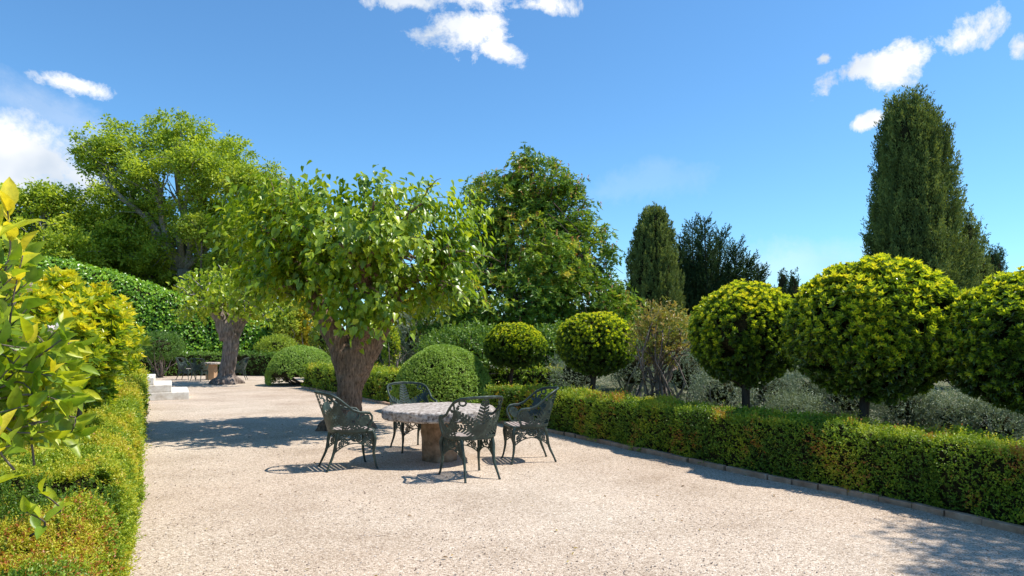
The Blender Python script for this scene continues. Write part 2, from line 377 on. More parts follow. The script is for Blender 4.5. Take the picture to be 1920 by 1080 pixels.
# pebbles standing proud of the gravel and fallen leaves
def pebbles():
    n = 9000
    D = 3.0+R.random(n)**1.4*9; x = R.uniform(-.75, .75, n)*D
    kx = np.interp(D, [p[1] for p in KP], [p[0] for p in KP])-.08; lx = -.05-.52*D
    ok = (x < kx) & (x > lx); D = D[ok]; x = x[ok]; n = len(x)
    oc = np.array([(1, 0, 0), (0, 1, 0), (-1, 0, 0), (0, -1, 0), (0, 0, 1), (0, 0, -1)], float)
    fa = np.array([(0, 1, 4), (1, 2, 4), (2, 3, 4), (3, 0, 4), (1, 0, 5), (2, 1, 5), (3, 2, 5), (0, 3, 5)])
    s = R.uniform(.003, .009, n)
    V = oc[None]*R.uniform(.6, 1.3, (n, 6, 1))*s[:, None, None]*np.array([1, 1, .6])
    V = V+np.stack([x, D, s*.25], 1)[:, None]
    Fa = (fa[None]+(np.arange(n)*6)[:, None, None]).reshape(-1, 3)
    t = np.repeat(R.random(n), 8)
    m = leaf_mat('pebble_stone', [(0, (.20, .15, .12)), (.35, (.42, .34, .28)), (1, (.75, .66, .57))], 0, .9, .1)
    tag(mesh_np('gravel_stones', V.reshape(-1, 3), Fa, m, tint=t), kind='stuff')
    n = 130
    D = R.uniform(3.2, 13, n); x = R.uniform(-.5, .6, n)*D
    kx = np.interp(D, [p[1] for p in KP], [p[0] for p in KP])-.1; ok = (x < kx) & (x > -.1-.52*D); D = D[ok]; x = x[ok]; n = len(x)
    C = np.stack([x, D, np.full(n, .012)], 1); Dr = rdir(n); Dr[:, 2] *= .15; Nn = np.tile([0, 0, 1.], (n, 1))+R.normal(0, .3, (n, 3))
    V, Fa, t = leaves(C, Dr, Nn, R.uniform(.02, .045, n), .5, L6, R.random(n))
    m = leaf_mat('fallen_leaf', [(0, (.16, .09, .04)), (.6, (.35, .22, .08)), (1, (.40, .33, .08))], .1, .8)
    tag(mesh_np('fallen_leaves', V, Fa, m, tint=t), kind='stuff')
pebbles()

# ---------------------------------------------------------------- hedges
def hedge(name, path, w, h, label, cat, m, dens, lsize, tint0=.4, patch=.25, orange=0.0, k=6, bulge=.05, wild=.05, group=None, rnd=.10, orange_fn=None, nearpow=1.0, upbias=.5, hole=None):
    """swept clipped hedge; dens = sprigs per m2 at 6 m from the camera"""
    P = spline(path, 200); P = P[:, :2]
    seg = np.linalg.norm(np.diff(P, axis=0), axis=1); cum = np.concatenate([[0], seg.cumsum()]); LEN = cum[-1]
    # solid core for the inner twigs, dark colour painted as shade behind leaves
    def prof(t, ww, hh, r):
        # perimeter 0..1 : left side up, top, right side down
        per = 2*hh+ww; s = t*per
        x = np.where(s < hh, -ww/2, np.where(s < hh+ww, s-hh-ww/2, ww/2))
        z = np.where(s < hh, s, np.where(s < hh+ww, hh, per-s))
        nx = np.where(s < hh, -1., np.where(s < hh+ww, 0, 1.)); nz = np.where((s >= hh) & (s < hh+ww), 1., 0)
        # round corners
        cxl = -ww/2+r; czt = hh-r
        m1 = (x < cxl) & (z > czt); m2 = (x > -cxl) & (z > czt)
        for mm, cx in ((m1, cxl), (m2, -cxl)):
            vx = x-cx; vz = z-czt; l = np.maximum(np.hypot(vx, vz), 1e-6)
            x = np.where(mm, cx+vx/l*r, x); z = np.where(mm, czt+vz/l*r, z); nx = np.where(mm, vx/l, nx); nz = np.where(mm, vz/l, nz)
        return x, z, nx, nz
    def at(s):
        px = np.interp(s, cum, P[:, 0]); py = np.interp(s, cum, P[:, 1])
        e = .05; qx = np.interp(s+e, cum, P[:, 0])-np.interp(s-e, cum, P[:, 0]); qy = np.interp(s+e, cum, P[:, 1])-np.interp(s-e, cum, P[:, 1])
        l = np.hypot(qx, qy); return px, py, qx/l, qy/l
    mid = P[100]; root = empty(name, (mid[0], mid[1], 0), label, cat, group)
    ins = lsize*1.6+.015
    nu = max(int(LEN/.12), 4); nv = 26
    ss = np.linspace(ins, LEN-ins, nu); tt = np.linspace(0, 1, nv)
    SS, TT = np.meshgrid(ss, tt, indexing='ij'); x, z, nx, nz = prof(TT.ravel(), w-2*ins, h-ins, rnd)
    px, py, tx, ty = at(SS.ravel()); V = np.stack([px+ty*x, py-tx*x, z], 1)
    V += (sn(V, 1.2)*bulge*.8)[:, None]*np.stack([ty*nx, -tx*nx, nz], 1)
    V[:, 2] = np.maximum(V[:, 2], .0)
    if hole: V[:, 2] -= .22*np.clip(1.6-np.hypot(V[:, 0]-hole[0], (V[:, 1]-hole[1])*.6)/hole[2], 0, 1)*(V[:, 2] > .3)
    Fs = []
    for i in range(nu-1):
        for j in range(nv-1): a = i*nv+j; Fs.append((a, a+1, a+nv+1, a+nv))
    # close the ends with fans of quads (strip between mirrored profile points)
    for i in (0, nu-1):
        for j in range(nv//2-1):
            a = i*nv+j; b = i*nv+nv-1-j; Fs.append((a, a+1, b-1, b))
    mesh_np('twigs', V, np.array(Fs), M['twigs'], root)
    # sprigs
    area = LEN*(2*h+w); n = int(area*dens*4)
    s = R.uniform(0, LEN, n); t = R.random(n)
    x, z, nx, nz = prof(t, w, h, rnd); px, py, tx, ty = at(s)
    C = np.stack([px+ty*x, py-tx*x, z], 1); Nn = np.stack([ty*nx, -tx*nx, nz], 1)
    # end caps
    ne = int(2*w*h*dens*4); xe = R.uniform(-w/2, w/2, ne); ze = R.uniform(0, h, ne); se = np.where(R.random(ne) < .5, 0, LEN)
    pxe, pye, txe, tye = at(se); sg = np.where(se > 0, 1, -1)
    C = np.concatenate([C, np.stack([pxe+tye*xe, pye-txe*xe, ze], 1)]); Nn = np.concatenate([Nn, np.stack([txe*sg, tye*sg, 0*sg], 1)])
    dist = np.linalg.norm(C-np.array([0, 0, CAM_H]), axis=1)
    view = unit(np.array([0, 0, CAM_H])-C); vis = (view*Nn).sum(1)
    sc = np.clip(dist/6, .30, 4.0)**nearpow
    keep = R.random(len(C)) < np.clip(.25/sc**1.6, 0, 1)*np.where(vis > -.25, 1, .3)
    C = C[keep]; Nn = Nn[keep]; sc = sc[keep]
    b = sn(C, 1.2)*bulge+sn(C+5, 5)*bulge*.35+R.normal(0, .008, len(C))
    ls = lsize*np.clip(sc, .5, 3)**.75
    C = C+Nn*(b-ls*1.3)[:, None]
    if hole:
        hd = np.hypot((C[:, 0]-hole[0]), (C[:, 1]-hole[1])*.6)+.10*sn(C, 3); q = hd < hole[2]; C[q, 2] -= R.uniform(.03, .20, q.sum()); kk = ~(q & (R.random(len(C)) < .10)); C = C[kk]; Nn = Nn[kk]; ls = ls[kk]
    up = np.array([0, 0, 1.])
    Dr = unit(Nn+up*upbias+R.normal(0, .45, C.shape))
    C[:, 2] = np.maximum(C[:, 2], .01)
    wildm = R.random(len(C)) < wild
    length = ls*R.uniform(1.6, 3.2, len(C)); length[wildm] *= 1.9
    tt = tint0+patch*sn(C, .9)*.6+patch*sn(C+9, 3.1)*.4
    tt = tt+np.where(Nn[:, 2] > .5, .10, 0)  # sunlit look of the top painted in as a lighter leaf tint
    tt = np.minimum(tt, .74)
    if orange > 0:
        om = sn(C+3, 1.7)+.5*sn(C+13, 6)+R.normal(0, .35, len(C)); th = np.quantile(om, 1-orange)
        tt = np.where(om > th, .78+.18*R.random(len(C)), tt)
    if orange_fn is not None: tt = orange_fn(C, tt)
    mesh_np('foliage', *(lambda r: (r[0], r[1]))(r := sprigs(C, Dr, k, length, ls, .55, tt)), m, root, tint=r[2])
    return root

def offset(path, d):
    P = spline(path, 40); T = np.gradient(P, axis=0); T = unit(T); Nn = np.stack([T[:, 1], -T[:, 0]], 1)
    return P+Nn*d
kp = np.array(KERB)
hr = offset(KERB[1:8]+[(-.55, 12.55)], .44)
hedge('box_hedge', hr, .74, .63, 'long clipped hedge with browning patches beside the clay kerb on the right', 'hedge', M['box'], 2600, .019, .46, .30, .10, wild=.05, bulge=.04)
hb = offset([(-3.05, 16.1), (-4.75, 18.7), (-6.75, 21.7)], .55)
hedge('box_hedge', hb, .9, .72, 'short low clipped hedge behind the thick foreground tree trunk', 'hedge', M['box'], 1500, .024, .50, .2, .03, bulge=.03)
hedge('box_hedge', [(1.6, 18.0), (-1.5, 20.2), (-5.4, 24.2)], .8, .72, 'farther clipped hedge strip showing behind the dome bush beside the table', 'hedge', M['box'], 900, .026, .5, .2, 0, bulge=.03)
hedge('box_hedge', [(-17.6, 27.8), (-15, 29.8), (-12.5, 30.3), (-9.6, 29.8)], .9, .95, 'dark green clipped hedge closing the far end of the gravel below the ivy', 'hedge', M['boxdark'], 900, .03, .35, .2, 0, bulge=.02)
def ofn(C, t):
    # dent leaves darkened as painted shade; worn brown-red patch near the closest corner
    hd = np.hypot((C[:, 0]+2.05), (C[:, 1]-3.0)*.6); t = np.where(hd < .22, np.minimum(t*.45, .3), t)
    d = np.hypot((C[:, 0]+1.6)*.8, (C[:, 1]-2.15))
    o = (d+.12*sn(C, 4)+R.normal(0, .10, len(C)) < .40) & (R.random(len(C)) < .38)
    t = np.where(o, .78+.2*R.random(len(C)), t)
    o2 = (sn(C+21, 2.2)+R.normal(0, .35, len(C)) > 1.9)
    return np.where(o2, .76+.12*R.random(len(C)), t)
LH = []
for D in (.55, 2, 4, 7, 10, 13, 16.2):
    LH.append((-.17-.53*D-.62, D-.30))
hedge('box_hedge', LH, 1.36, .78, 'wide yellow-green clipped hedge with reddish tips in the left foreground', 'hedge', M['box'], 3600, .018, .50, .26, 0, hole=(-2.05, 3.0, .24), k=8, wild=.10, bulge=.045, orange_fn=ofn, rnd=.14, nearpow=1.0, upbias=.9)

# ---------------------------------------------------------------- clipped domes and balls
def shell_pts(c, r, n, lo=-1.0, noise_a=.03, hole=None):
    d = rdir(n); d = d[d[:, 2] > lo]; P = d*np.array(r)
    nn = unit(d/np.array(r)); P = P*(1+noise_a*sn(P+np.array(c), 1.6)+noise_a*.5*sn(P, 5))[:, None]+np.array(c)
    return P, nn
def core(name, c, r, parent, lo=-1.0, m=None, a=.05):  # solid body inside the leaves; default colour carries painted inner shade
    n1, n2 = 24, 40; V = []; Fs = []
    for i in range(n1+1):
        ph = math.pi*i/n1; zz = math.cos(ph); zz = max(zz, lo)
        for j in range(n2):
            th = 2*math.pi*j/n2; s = math.sqrt(max(1-zz*zz, 0)) if math.cos(ph) > lo else math.sin(ph)*math.sqrt(max(1-lo*lo, 0))/max(math.sin(math.acos(lo)), .01)
            V.append((s*math.cos(th), s*math.sin(th), zz))
    V = np.array(V); V = V*np.array(r)*(1+a*sn(V+np.array(c), 2))[:, None]+np.array(c)
    for i in range(n1):
        for j in range(n2): Fs.append((i*n2+j, (i+1)*n2+j, (i+1)*n2+(j+1) % n2, i*n2+(j+1) % n2))
    return mesh_np(name, V, np.array(Fs), m or M['twigs'], parent, smooth=True)
def dome(px, D, rx, ry, top, label, dens, gap=False, seed=0):
    c = np.array([(px-960)/F*D, D, .12 if not gap else .30]); root = empty('dome_bush', (c[0], c[1], 0), label, 'bush', 'clipped dome bushes')
    r = (rx, ry, top-c[2]); ls = .026*(D/12)**.7
    core('twigs', c, (rx-.07, ry-.07, r[2]-.07), root, lo=-.1 if not gap else .0)
    n = int(2*math.pi*rx*ry*1.2*dens)
    P, nn = shell_pts(c, r, n*2, lo=-.12 if not gap else -.25, noise_a=.015)
    if gap:
        keep = ~((P[:, 2] < .42+.1*sn(P, 2)) & (P[:, 0] > c[0]-.75) & (P[:, 0] < c[0]+.5)); P = P[keep]; nn = nn[keep]
    P = P-nn*ls; tt = .5+.22*sn(P, 1.5)*.5+.2*sn(P, 6)*.5
    holes = sn(P+31, 3.0)+sn(P+7, 7)*.4 > 1.35; P = P[~holes]; nn = nn[~holes]; tt = tt[~holes]
    Dr = unit(nn+R.normal(0, .4, nn.shape)+np.array([0, 0, .15]))
    V, Fa, t = sprigs(P, Dr, 6, ls*2.2, ls, .7, tt)
    mesh_np('foliage', V, Fa, M['dome'], root, tint=t)
    b = MB()
    for i in range(14 if gap else 5):
        a = random.uniform(0, 6.28); e = Vector((c[0]+rx*.8*math.cos(a), c[1]+ry*.8*math.sin(a), .42)); s = Vector((c[0]+random.uniform(-.2, .2), c[1]+random.uniform(-.2, .2), -.02))
        md = (s+e)/2+Vector((0, 0, -.04)); b.tube([s, md, e], [.035, .025, .012], 6)
    b.build('stem', M['barkg'], root, smooth=True)
dome(832, 14.6, 1.07, 1.05, 1.37, 'dome shaped clipped bush standing behind the stone table', 1500)
dome(566, 23.4, 1.14, 1.1, 1.30, 'low dome bush with bare stems showing beneath, left of the thick trunk', 700, gap=True)

def ball(px, D, zc, r, label, trunk_r=.055, n=900, ls=.075, tpx=None, young=.5, k=7, twist=0, rz=None):
    x = (px-960)/F*D; tx = ((tpx or px)-960)/F*D; rz = rz or r
    zc += .03; rz = rz-.03; root = empty('ball_tree', (tx, D, 0), label, 'topiary tree', 'clipped ball trees behind the hedge')
    c = np.array([x, D, zc])
    core('twigs', c, (r*.80, r*.80, rz*.80), root, a=.10)
    n = int(n*2.8); ls *= .64; r *= 1.05; P, nn = shell_pts(c, (r, r, rz), n, noise_a=.035)
    # ragged skirt: thin out and lift the underside
    thin = R.random(len(P)) < np.where(nn[:, 2] < -.55, .55, 1); P = P[thin]; nn = nn[thin]
    depth = R.uniform(0, .13, len(P))*r; P = P-nn*(depth+ls*.55)[:, None]
    holes = (sn(P+px, 2.2)+.5*sn(P-px, 5) > 1.55) & (nn[:, 2] < .5); P = P[~holes]; nn = nn[~holes]; depth = depth[~holes]
    # fresh shoots outermost; top light painted in: crown tinted lighter, underside darker
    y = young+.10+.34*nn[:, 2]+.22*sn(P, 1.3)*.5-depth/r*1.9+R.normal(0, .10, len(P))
    Dr = unit(nn+R.normal(0, .30, nn.shape)+np.array([0, 0, .35]))
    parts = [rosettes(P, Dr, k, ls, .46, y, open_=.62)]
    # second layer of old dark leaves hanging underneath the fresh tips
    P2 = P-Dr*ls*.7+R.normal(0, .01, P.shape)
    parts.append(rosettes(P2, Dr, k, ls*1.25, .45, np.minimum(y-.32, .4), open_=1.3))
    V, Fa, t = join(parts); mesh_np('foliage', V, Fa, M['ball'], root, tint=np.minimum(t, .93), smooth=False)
    b = MB(); b.tube(spline([(tx, D, -.03), (tx+.02, D, .3), (tx-.01+twist*.3, D, .6), (x+twist*.2, D, zc-.1)], 8), [trunk_r*1.15, trunk_r, trunk_r*.95, trunk_r*.95, trunk_r*.9, trunk_r*.85, trunk_r*.8, trunk_r*.6], 12, irr=.08)
    b.build('trunk', M['barkd'], root, smooth=True)
    b = MB()
    for i in range(7):
        a = i*2.4+px; z0 = max(zc-rz*.95, .45)+random.uniform(-.08, .12)
        p0 = Vector((tx, D, z0)); e = Vector((x+r*.55*math.cos(a), D+r*.55*math.sin(a), zc-rz*random.uniform(.35, .6)))
        md = (p0+e)/2+Vector((random.uniform(-.08, .08), random.uniform(-.08, .08), -.03)); b.tube(spline([p0, md, e], 7), [trunk_r*.45, .02, .018, .016, .014, .012, .008], 6)
    b.build('branch', M['barkd'], root, smooth=True)
ball(966, 14.6, 1.34, .66, 'smallest and farthest clipped ball tree, left end of the row beyond the hedge', .05, 1300, .052, tpx=958, young=.5, rz=.55)
ball(1118, 12.0, 1.40, .70, 'clipped ball tree second from left, just right of the garden chairs', .06, 1200, .06, tpx=1108, twist=.1, young=.54, rz=.62)
ball(1398, 9.2, 1.53, .72, 'middle sized clipped ball tree between the drying shrub and the biggest ball', .062, 1250, .072, tpx=1400, young=.52, rz=.76)
ball(1638, 7.7, 1.57, .92, 'biggest clipped ball tree with bright yellow-green crown in front of the tall cypress', .062, 1700, .085, tpx=1620, young=.53, rz=.86)
ball(1950, 6.75, 1.43, .89, 'clipped ball tree cut off by the right edge of the picture', .06, 1700, .08, tpx=1945, young=.50, rz=.77)

# ---------------------------------------------------------------- generic trees
def limb(b, p0, p1, r0, r1, sag=.1, n=8, wig=.06, sides=8):
    p0 = np.array(p0, float); p1 = np.array(p1, float); l = np.linalg.norm(p1-p0)
    m1 = p0*.66+p1*.34+R.normal(0, wig*l, 3); m2 = p0*.33+p1*.67+R.normal(0, wig*l, 3)+np.array([0, 0, sag*l*.5])
    b.tube(spline([p0, m1, m2, p1], n), list(np.linspace(r0, r1, n)), sides)
def tree(name, base, blobs, label, cat, m, bark, ncl, lpc, ls, width=.5, crad=.5, tint0=.5, tvar=.2, trunk_r=.25, group=None, tmpl=RH, fork=None, droop=.3, style='leaf', shell=.45, bare=10, flower=0, gapn=.0, gap=None, cover=1.0):
    """blobs: list of (x,y,z,rx,ry,rz) world"""
    base = np.array(base, float); root = empty(name, tuple(base), label, cat, group)
    B = np.array(blobs, float); vol = B[:, 3]*B[:, 4]*B[:, 5]; pr = vol**.75/np.sum(vol**.75)
    idx = R.choice(len(B), ncl, p=pr); d = rdir(ncl); rr = (shell+(1-shell)*R.random(ncl))**.6
    C = B[idx, :3]+d*rr[:, None]*B[idx, 3:]
    if gap is not None:
        C = C[~gap(C)]; 
    if gapn: C = C[sn(C, gapn) > -1.0]
    ncl = len(C)
    # clusters: flattened clumps
    ct = tint0+tvar*R.normal(0, .5, ncl)+.12*sn(C, .25)+.10*sn(C, .9)
    off = R.normal(0, .42, (ncl, lpc, 3))*crad*R.uniform(.6, 1.3, (ncl, 1, 1))*np.array([1, 1, .7])
    P = (C[:, None]+off).reshape(-1, 3)
    od = unit(off.reshape(-1, 3)+np.array([0, 0, .1]))
    t = np.repeat(ct, lpc)
    if style == 'leaf':
        D = unit(od+R.normal(0, .6, P.shape)); D[:, 2] -= droop
        Nn = unit(R.normal(0, .55, P.shape)+np.array([0, 0, 1.]))
        r = leaves(P, D, Nn, ls*R.uniform(.7, 1.3, len(P)), width, tmpl, t+R.normal(0, .12, len(P)))
    elif style == 'palm':
        Dr = unit(od+np.array([0, 0, .5])+R.normal(0, .3, P.shape)); r = rosettes(P, Dr, 6, ls, .36, t, tmpl=RH, open_=1.3, droop=.55)
    V, Fa, t = r
    mesh_np('foliage', V, Fa, m, root, tint=t)
    if flower:
        sel = R.choice(len(P), flower, replace=False); Q = P[sel]; up = np.tile([0, 0, 1.], (flower, 1))+R.normal(0, .15, (flower, 3))
        V, Fa, t2 = sprigs(Q, unit(up), 7, ls*1.3, ls*.38, .9, R.random(flower), grow=0); mesh_np('flowers', V, Fa, M['flower'], root, tint=t2)
    b = MB(); fork = np.array(fork if fork is not None else base+np.array([0, 0, (B[:, 2].mean()-base[2])*.45]), float)
    tp = spline([base-np.array([0, 0, .1]), base*.5+fork*.5+R.normal(0, .03, 3)*trunk_r*4, fork], 9)
    b.tube(tp, list(np.linspace(trunk_r*1.25, trunk_r*.9, 9)), 14, irr=.08)
    tg = []
    for q in B: 
        e = q[:3]+np.array([0, 0, q[5]*.2]); tg.append(e); limb(b, fork, e, trunk_r*.6, trunk_r*.15, .12)
        for _ in range(6):
            e2 = q[:3]+rdir(1)[0]*q[3:6]*.85; s2 = fork*.35+e*.65; limb(b, s2, e2, trunk_r*.2, .012, .05, 6, .06, 5)
    if bare:
        for i in R.choice(ncl, min(bare*6, ncl), replace=False):
            s2 = C[i]; e2 = s2+unit(s2-fork)*crad*R.uniform(.7, 1.3)+R.normal(0, .1, 3); limb(b, tg[i % len(tg)]*.5+s2*.5, e2, .02, .006, 0, 5, .06, 4)
    b.build('trunk', bark, root, smooth=True)
    return root
def BL(lst, D, ry=None):
    out = []
    for q in lst:
        px, py, rx, rz = q[:4]; d = D+(q[4] if len(q) > 4 else 0); p = W2(px, py, d); out.append((p[0], p[1], p[2], rx/F*d, (ry or rx/F*d*.9), rz/F*d))
    return out
# tall deciduous trees far left
tree('tall_tree', (W2(345, 640, 38)[0], 38, 0), BL([(215, 285, 72, 55), (330, 268, 78, 55), (420, 305, 62, 55, 1), (245, 380, 85, 55), (350, 365, 80, 60, -1), (300, 455, 110, 55), (420, 420, 70, 60, 1), (205, 470, 75, 50, 1), (175, 300, 35, 30), (280, 320, 60, 40, -2), (370, 310, 60, 40, -2), (455, 350, 35, 35), (260, 530, 110, 40, 2), (400, 520, 110, 45, 2)], 38),
     'tall spreading light green tree with pale forked trunk at upper left', 'tree', M['elm'], M['barkw'], 1700, 52, .18, .55, .44, .58, .32, .38, shell=.1, fork=W2(345, 505, 38), bare=8, group='tall trees beyond the ivy bank',
     gap=lambda C: (np.hypot((C[:, 0]/C[:, 1]*F+960-322)/22, (642-(C[:, 2]-CAM_H)/C[:, 1]*F-350)/30) < 1)|((np.abs(C[:, 0]/C[:, 1]*F+960-343) < 20) & (np.abs(642-(C[:, 2]-CAM_H)/C[:, 1]*F-475) < 55) & (C[:, 1] < 38.2)))
tree('tall_tree', (W2(60, 640, 36)[0], 36, 0), BL([(40, 385, 70, 40), (120, 400, 60, 48, 1), (20, 450, 90, 50), (130, 470, 80, 50), (80, 365, 30, 20), (60, 510, 120, 40)], 36),
     'rounded pale green tree at the left edge under the white cloud', 'tree', M['elm'], M['barkw'], 900, 50, .18, .55, .42, .66, .30, .3, shell=.15, bare=5, group='tall trees beyond the ivy bank')
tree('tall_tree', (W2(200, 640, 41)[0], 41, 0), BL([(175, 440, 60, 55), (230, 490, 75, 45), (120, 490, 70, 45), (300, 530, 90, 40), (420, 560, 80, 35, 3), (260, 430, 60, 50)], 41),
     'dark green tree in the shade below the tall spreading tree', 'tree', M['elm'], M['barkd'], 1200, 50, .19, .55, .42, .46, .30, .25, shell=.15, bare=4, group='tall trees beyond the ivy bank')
tree('tall_tree', (W2(490, 640, 36)[0], 36, 0), BL([(490, 365, 52, 60), (530, 400, 45, 60), (470, 450, 60, 60), (450, 340, 30, 30), (520, 500, 80, 60), (600, 520, 70, 50)], 36),
     'yellowish green tree directly behind the left half of the foreground tree', 'tree', M['elmy'], M['barkg'], 1100, 48, .17, .5, .40, .5, .30, .25, shell=.15, group='tall trees beyond the ivy bank')
tree('small_tree', (W2(385, 640, 36)[0], 36, 0), BL([(375, 430, 50, 26), (420, 445, 40, 30), (440, 480, 40, 30), (410, 500, 30, 30)], 36),
     'small tree with yellow tinged leaves above the second mulberry', 'tree', M['elmy'], M['barkg'], 420, 45, .14, .5, .34, .6, .36, .16, shell=.1)
# chestnut
tree('chestnut_tree', (W2(1010, 640, 23)[0], 23, 0), BL([(930, 375, 62, 52), (1010, 345, 62, 48), (985, 300, 22, 20), (1060, 400, 48, 60), (985, 450, 95, 70), (900, 470, 55, 70), (1105, 475, 55, 55), (1080, 560, 95, 55), (950, 570, 120, 65, -1), (840, 590, 60, 60), (1150, 590, 45, 45), (1090, 640, 90, 40), (960, 640, 90, 40), (860, 640, 60, 40), (1040, 500, 70, 60, -1.5)], 23),
     'large rounded horse chestnut with orange-red flower spikes behind the row of ball trees', 'tree', M['chest'], M['barkd'], 2600, 7, .16, .4, .40, .45, .35, .30, style='palm', flower=1500, bare=12, shell=.5)
# ---------------------------------------------------------------- conifers
def conifer(name, px, D, prof, label, m, ntuft, tl, lpt, ls, cat='tree', group=None, rag=.0, upright=1.0, spread=.25, seed=1, top=None, depth_scale=.9, corek=.84):
    """prof: list of (py, halfwidth_left px, halfwidth_right px) from top to bottom."""
    prof = np.array(prof, float); z = CAM_H-(prof[:, 0]-HOR)/F*D; l = prof[:, 1]/F*D; r = prof[:, 2]/F*D; bx = (px-960)/F*D
    z0 = max(z[-1], .2); root = empty(name, (bx, D, 0), label, cat, group)
    zz = R.uniform(z[-1], z[0], ntuft*3); w = (np.interp(zz, z[::-1], l[::-1])+np.interp(zz, z[::-1], r[::-1]))/2
    keep = R.random(len(zz)) < (w+.5)/(w.max()+.5); zz = zz[keep][:ntuft]; n = len(zz)
    th = R.uniform(0, 6.28, n); wl = np.interp(zz, z[::-1], l[::-1]); wr = np.interp(zz, z[::-1], r[::-1]); ww = (wl+wr)/2
    rr = R.uniform(.80, 1.06, n)
    lob = 1+.09*np.sin(th*6+zz*.35+px)+.07*np.sin(th*13-zz*.8)+.04*np.sin(zz*3+th*3)
    x = np.where(np.cos(th) > 0, wr, wl)*np.cos(th)*rr*lob; y = ww*depth_scale*np.sin(th)*rr*lob
    P = np.stack([bx+x, D+y, zz], 1)-np.array([0, 0, tl*.5])
    out = unit(np.stack([np.cos(th), np.sin(th), 0*th], 1))
    Dr = unit(out*spread+np.array([0, 0, upright])+R.normal(0, .12+rag*.5, (n, 3)))
    if rag: Dr = unit(out*(.35+rag*R.random((n, 1)))+np.array([0, 0, .6])+R.normal(0, .15, (n, 3)))
    ln = tl*R.uniform(.6, 1.3, n)*(1+rag*R.random(n))
    k = lpt; s = R.random((n, k)); C = P[:, None]+Dr[:, None]*(ln[:, None]*s)[..., None]
    rad_ = tl*.24*(1-s*.8)[..., None]; C = C+R.normal(0, .6, (n, k, 3))*rad_; C = C.reshape(-1, 3)
    D_ = unit(np.repeat(Dr, k, 0)+R.normal(0, .45, (n*k, 3))); tt = (.45+R.normal(0, .16, n)[:, None]+.25*(s-.4)+R.normal(0, .08, (n, k))).ravel()
    V, Fa, t = leaves(C, D_, rdir(n*k), ls*R.uniform(.6, 1.4, n*k), .34, RH, tt); mesh_np('foliage', V, Fa, m, root, tint=t)
    # solid inner mass, its dark colour painted as shade between the branches
    V = []; Fs = []; m_ = 28; zs = np.linspace(z[0]-.4, max(z[-1], 0), 40)
    for q in zs:
        a = np.interp(q, z[::-1], l[::-1])*corek; b_ = np.interp(q, z[::-1], r[::-1])*corek
        for j in range(m_):
            t_ = 2*math.pi*j/m_; V.append((bx+(b_ if math.cos(t_) > 0 else a)*math.cos(t_), D+(a+b_)/2*depth_scale*math.sin(t_), q))
    V = np.array(V); V[:, :2] += (sn(V, .8)*.12)[:, None]
    for i in range(39):
        for j in range(m_): Fs.append((i*m_+j, i*m_+(j+1) % m_, (i+1)*m_+(j+1) % m_, (i+1)*m_+j))
    mesh_np('branches', V, np.array(Fs), M['twigs'], root, smooth=True)
    b = MB(); b.tube([(bx, D, -.1), (bx, D, z[-1]+.3), (bx, D, z[-1]+1.5)], [.3, .26, .2], 12); b.build('trunk', M['barkd'], root, smooth=True)
    return root
conifer('cypress', 1705, 30, [(188, 10, 8), (202, 28, 20), (224, 38, 34), (262, 42, 56), (330, 42, 68), (400, 56, 78), (480, 60, 90), (560, 60, 98), (650, 60, 100)],
        'very tall broad cypress towering over the biggest ball tree', M['cyp'], 3600, .8, 46, .115, cat='cypress', group='dark conifers on the skyline')
conifer('cypress', 1815, 30.5, [(405, 4, 4), (440, 14, 16), (500, 26, 32), (570, 32, 40), (650, 34, 42)],
        'shorter dark cypress pressed against the right flank of the tallest one', M['cyp'], 420, .7, 46, .10, cat='cypress', group='dark conifers on the skyline')
conifer('cypress', 1864, 38, [(463, 2, 2), (490, 12, 12), (540, 20, 20), (620, 22, 22)],
        'small cypress tip farther back, far right of the tallest cypress', M['cypd'], 220, .7, 40, .11, cat='cypress', group='dark conifers on the skyline')
conifer('cypress', 1226, 35, [(390, 4, 4), (405, 18, 18), (440, 32, 28), (490, 42, 38), (550, 45, 46), (640, 44, 52)],
        'smooth egg-shaped cypress between the chestnut and the ragged conifer', M['cyp'], 1500, .5, 46, .11, cat='cypress', group='dark conifers on the skyline', seed=2)
# ragged group conifer
def ragged():
    D = 38; root = empty('ragged_conifer', (W2(1335, 640, D)[0], D, 0), 'wide ragged dark conifer with several spiky tops right of the egg-shaped cypress', 'conifer', 'dark conifers on the skyline')
    tops = [(1298, 420, 26), (1320, 412, 24), (1352, 436, 26), (1278, 445, 24), (1380, 462, 24), (1403, 485, 22), (1425, 508, 16), (1335, 470, 34), (1300, 490, 40), (1370, 510, 36), (1268, 470, 14)]
    parts = []; b = MB()
    for (px, py, w) in tops:
        p = W2(px, py, D+R.uniform(-1, 1.5)); base = np.array([W2(1335+(px-1335)*.55, 640, D)[0], p[1], 0.3]); n = 560; s = R.random(n)**.7
        ax = p-base; axis = unit(ax[None])[0]
        c = base+ax*(1-s*.75)[:, None]; th = R.uniform(0, 6.28, n); wd = w/F*D*(.15+1.0*s)*R.uniform(.25, 1, n)
        c = c+np.stack([np.cos(th)*wd, np.sin(th)*wd, -wd*.15], 1)
        out = np.stack([np.cos(th), np.sin(th), 0*th], 1); Dr = unit(out*.8+axis*1.0+R.normal(0, .2, (n, 3)))
        parts.append(sprigs(c, Dr, 16, R.uniform(.35, .8, n), .15, .32, .45+R.normal(0, .15, n), spread=.5, grow=.35)); b.tube([base, p], [.14, .015], 6)
    V, Fa, t = join(parts); mesh_np('foliage', V, Fa, M['cypd'], root, tint=t); b.build('trunk', M['barkd'], root)
    core('branches', W2(1330, 610, D), (1.6, 1.1, 1.4), root)  # solid filler mass, coloured dark as painted inner shade
ragged()
